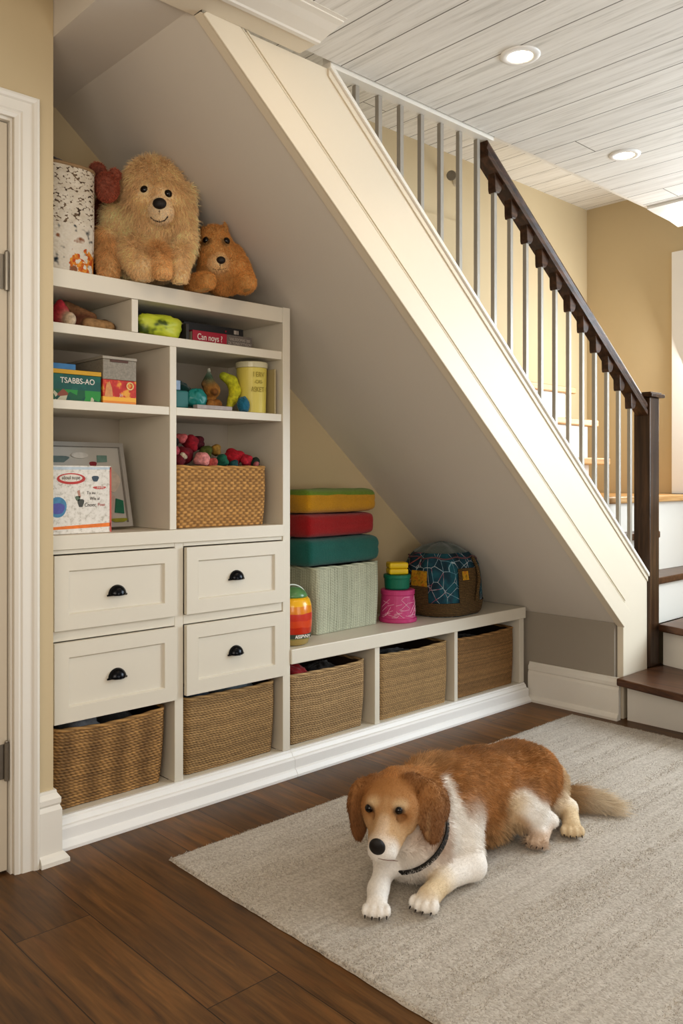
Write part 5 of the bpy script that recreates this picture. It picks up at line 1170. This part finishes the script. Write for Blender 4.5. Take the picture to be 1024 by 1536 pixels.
# ---- plush dogs
BASE = np.array(hx('e2caa2')); PALE = np.array(hx('efd9b2')); TAN = np.array(hx('d3b080')); MUZ = np.array(hx('dcc8a8'))
def eyes(b, o, pts, r, sink): 
    for px, py in pts: h = b.hit(px, py, 2.2, 3.6); ball('eye', h+FV*sink, (r, r, r), eye_m, o, n=16)
def tuck(b):
    # soft back pressed flat against the sloping ceiling
    o = (b.V[:, 2]-(.42+.848*(3.55-b.V[:, 0]))+.018*1.31)*nz; k = o > 0; b.V[k] -= o[k][:, None]*np.array([nx, 0, nz])
def plush_hair(b, o, N, L, cols_var, seed, radius, lift=.45, droop=.35, clumpk=.8, zmin=None, lenf=None, flow=(0, 0, -1), jitter=.3, curl=.12, skip=(), name='shaggy_coat'):
    P_, N_ = b.sample(N, seed); L_ = np.full(len(P_), L) if lenf is None else lenf(P_)
    k = np.ones(len(P_), bool)
    for q, r in skip: k &= np.linalg.norm(P_-np.array(q), axis=1) > r
    k &= P_[:, 2] > ZT+.004
    P_, N_, L_ = P_[k], N_[k], L_[k]; f = np.array(flow)[None]-N_*(N_@np.array(flow))[:, None]
    cl_ = np.stack([n3(P_, 38, seed+i)-.5 for i in range(3)], 1)*clumpk
    C = np.array([1.24, 1.13, 1.06])*b.color(P_)*np.random.default_rng(seed).uniform(.72, 1.28, (len(P_), 1))*(.80+.4*n3(P_, 40, seed+9))[:, None]
    return hair(name, o, P_, f*.7+N_*lift+cl_, L_, C, radius, M['hair'], droop=droop, npts=5, jitter=jitter, seed=seed, curl=curl, zmin=zmin)
bd = thing('plush_dog', 'large shaggy cream plush dog with black nose sitting on top of the cabinet', 'plush toy', (1.47, 2.52, ZT))
b = Body(.03); d0 = 2.78
def wz(px, py, d, zmn=None):
    v = W(px, py, d); 
    if zmn is not None: v.z = max(v.z, ZT+zmn)
    return v
b.ell(wz(237, 312, 2.80), (.108, .100, .118), BASE); b.ell(wz(232, 280, 2.82), (.098, .09, .085), BASE)
b.cap(wz(178, 330, 2.80), wz(190, 385, 2.80), .052, .075, PALE); b.ell(wz(225, 385, 2.82, .085), (.125, .085, .082), BASE)
b.cap(wz(276, 292, 2.83), wz(277, 374, 2.79), .034, .032, PALE, k=.012)
MZ = wz(241, 318, 2.665); b.ell(MZ, (.040, .042, .034), MUZ, k=.02); b.cap(wz(240, 306, 2.68), wz(239, 305, 2.64), .026, .021, MUZ, k=.015); b.ell(wz(241, 328, 2.665), (.028, .03, .016), MUZ, k=.01)
b.cap(wz(160, 360, 2.74), wz(163, 420, 2.70, .034), .036, .033, TAN, k=.015); b.cap(wz(205, 385, 2.74), wz(214, 420, 2.68, .040), .055, .040, BASE, k=.014); b.cap(wz(236, 385, 2.73), wz(244, 424, 2.66, .026), .040, .026, TAN, k=.012); b.cap(wz(270, 385, 2.76), wz(270, 428, 2.72, .024), .034, .025, BASE, k=.015)
b.paint('ell', wz(180, 335, 2.72), (.045, .06, .05), col=PALE, soft=.02)
b.mesh(.006, zmin=ZT+.001); tuck(b); bo = b.build('body', M['fur'], bd)
eyes(b, bo, ((216, 284), (251, 290)), .0140, .007); hn_ = b.hit(239, 305, 2.2, 3.6); m = MB(); m.ellipsoid(hn_+FV*.002, (.0215, .014, .0175), Matrix.Rotation(-YAW, 3, 'Z'), 22, 12); m.build('nose', nose_m, bo, smooth=True)
m = MB(); mp = [b.hit(px, py, 2.2, 3.6)-FV*.0015 for px, py in ((226, 326), (232, 331), (239, 333), (247, 331), (252, 325))]; m.tube(mp, .0022, 6); m.tube([b.hit(239, 316, 2.2, 3.6)-FV*.001, b.hit(239, 332, 2.2, 3.6)-FV*.001], .0016, 6); m.build('mouth', plain('dark_stitch', '3a2a20', .7), bo, smooth=True)
MZn = np.array(MZ); EYB = [b.hit(px, py, 2.2, 3.6) for px, py in ((216, 284), (251, 290))]
def lenb(P_):
    dm = np.linalg.norm(P_-MZn, axis=1); de = np.min([np.linalg.norm(P_-np.array(e_), axis=1) for e_ in EYB], axis=0); L_ = np.where(dm < .055, .005, np.where((dm < .080) | (de < .035), .010, .026))
    low = P_[:, 2] < ZT+.09; return np.where(low & (dm > .08), .012, L_)
sk_ = [(hn_, .020)]+[(b.hit(px, py, 2.2, 3.6), .016) for px, py in ((216, 284), (251, 290))]
plush_hair(b, bo, 52000, .03, .2, 51, .0007, zmin=ZT+.0015, lenf=lenb, skip=sk_, clumpk=.55, curl=.12)
# dusty red toy behind its ear
rd = thing('plush_bear', 'dusty red plush toy with round ear between the white bin and the big plush dog', 'plush toy', (1.33, 2.64, ZT))
RED = np.array(hx('a0604e')); b2 = Body(.012); b2.ell(wz(160, 281, 2.70), (.040, .034, .045), RED); b2.ell(wz(147, 258, 2.72), (.030, .020, .030), RED*.85); b2.ell(wz(172, 262, 2.72), (.02, .018, .02), RED); b2.cap(wz(160, 300, 2.86), (1.335, 2.690, ZT+.05), .030, .040, RED*.8); b2.paint('ell', wz(147, 258, 2.70), (.018, .014, .018), col=RED*.55, soft=.008)
b2.mesh(.005, zmin=ZT+.001); ro = b2.build('body', M['plush'], rd); plush_hair(b2, ro, 12000, .007, .2, 61, .0007, lift=.8, droop=.1, clumpk=.5, name='short_pile')
# small plush dog
sd = thing('plush_dog', 'small tan plush dog with dark eyes lying at the edge of the cabinet top', 'plush toy', (1.70, 2.48, ZT))
STAN = np.array(hx('c99d64')); SMUZ = np.array(hx('d9bd92')); b3 = Body(.02)
b3.ell(wz(325, 378, 2.90), (.060, .060, .072), STAN); b3.ell(wz(322, 356, 2.91), (.046, .045, .040), STAN); b3.ell(wz(335, 408, 2.93, .075), (.090, .085, .078), STAN); b3.cap(wz(345, 390, 2.95), wz(366, 425, 2.90, .05), .055, .040, STAN)
b3.ell(wz(327, 396, 2.83), (.034, .030, .026), SMUZ, k=.018); b3.ell(wz(330, 389, 2.825), (.020, .024, .018), SMUZ, k=.012)
b3.cap(wz(302, 424, 2.83, .03), wz(311, 432, 2.79, .027), .030, .027, STAN, k=.01); b3.cap(wz(290, 430, 2.86, .03), wz(296, 430, 2.83, .03), .030, .030, STAN, k=.01); b3.cap(wz(366, 425, 2.86, .034), wz(371, 440, 2.80, .027), .032, .027, STAN, k=.01)
b3.cap(wz(337, 345, 2.89), wz(338, 332, 2.89), .010, .004, STAN*.8, k=.008); b3.cap(wz(305, 350, 2.90), wz(304, 341, 2.90), .011, .006, STAN*.8, k=.008)
for px in (308, 341): b3.paint('ell', wz(px, 361, 2.845), (.017, .03, .015), col=STAN*.35, soft=.008)
b3.mesh(.005, zmin=ZT+.001); tuck(b3); so_ = b3.build('body', M['fur'], sd)
eyes(b3, so_, ((309, 360), (339, 361)), .0125, .006); hn3 = b3.hit(331, 390, 2.2, 3.6); m = MB(); m.ellipsoid(hn3+FV*.002, (.0155, .010, .0125), Matrix.Rotation(-YAW, 3, 'Z'), 20, 12); m.build('nose', nose_m, so_, smooth=True)
m = MB(); m.tube([b3.hit(px, py, 2.2, 3.6)-FV*.001 for px, py in ((319, 403), (326, 405), (333, 404), (340, 402))], .0018, 6); m.tube([b3.hit(330, 395, 2.2, 3.6)-FV*.001, b3.hit(330, 404, 2.2, 3.6)-FV*.001], .0014, 6); m.build('mouth', plain('dark_stitch_2', '33241a', .7), so_, smooth=True)
plush_hair(b3, so_, 26000, .009, .2, 71, .0006, lift=.45, droop=.2, clumpk=.35, curl=.03, zmin=ZT+.0015, skip=[(hn3, .014)]+[(b3.hit(px, py, 2.2, 3.6), .0105) for px, py in ((309, 360), (339, 361))], name='short_coat')
# ================================================================== LIGHT
wd = bpy.data.worlds.new('world'); SC.world = wd; wd.use_nodes = True
bg = wd.node_tree.nodes['Background']; bg.inputs[0].default_value = (1.0, .945, .87, 1); bg.inputs[1].default_value = .40
def lamp(name, typ, loc, target, energy, color, **kw):
    d = bpy.data.lights.new(name, typ); d.energy = energy; d.color = color
    for k, v in kw.items(): setattr(d, k, v)
    o = bpy.data.objects.new(name, d); COL.objects.link(o); o.location = loc
    o.rotation_euler = (Vector(target)-Vector(loc)).to_track_quat('-Z', 'Y').to_euler(); return o
lamp('window_daylight', 'AREA', (4.45, .15, 1.45), (2.4, 1.75, .6), 66, (.80, .91, 1.0), shape='RECTANGLE', size=1.5, size_y=1.4)
lamp('stairwell_daylight', 'AREA', (4.66, 2.02, 1.75), (3.3, 2.7, 1.5), 13, (1.0, .97, .92), shape='RECTANGLE', size=.35, size_y=.9)
for X, Y in ((2.116, 1.464), (3.066, 1.635)):
    lamp('downlight', 'SPOT', (X, Y, CZ-.02), (X, Y, 0), 7, (1.0, .80, .56), spot_size=math.radians(125), spot_blend=.8, shadow_soft_size=.04)
lamp('room_fill', 'AREA', (-.5, -.2, 1.45), (1.9, 2.3, 1.3), 29, (1.0, .89, .75), shape='RECTANGLE', size=1.6, size_y=1.2)  # added unseen fill from the camera side, lifts the sloping soffit
lamp('stringer_warm_fill', 'SPOT', (1.50, 1.15, CZ-.03), (1.60, 1.95, 1.75), 8.0, (1.0, .70, .40), spot_size=math.radians(95), spot_blend=1.0, shadow_soft_size=.12)  # added unseen warm spot that tints the upper stringer
lamp('ceiling_fill', 'AREA', (1.9, -.9, .95), (2.5, .9, 2.36), 12, (.96, .98, 1.0), shape='RECTANGLE', size=1.2, size_y=1.2)  # added unseen upward fill that brightens the plank ceiling
SC.view_settings.view_transform = 'Standard'; SC.view_settings.look = 'Medium High Contrast'; SC.view_settings.exposure = -0.10
SC.cycles.max_bounces = 8; SC.cycles.use_denoising = True
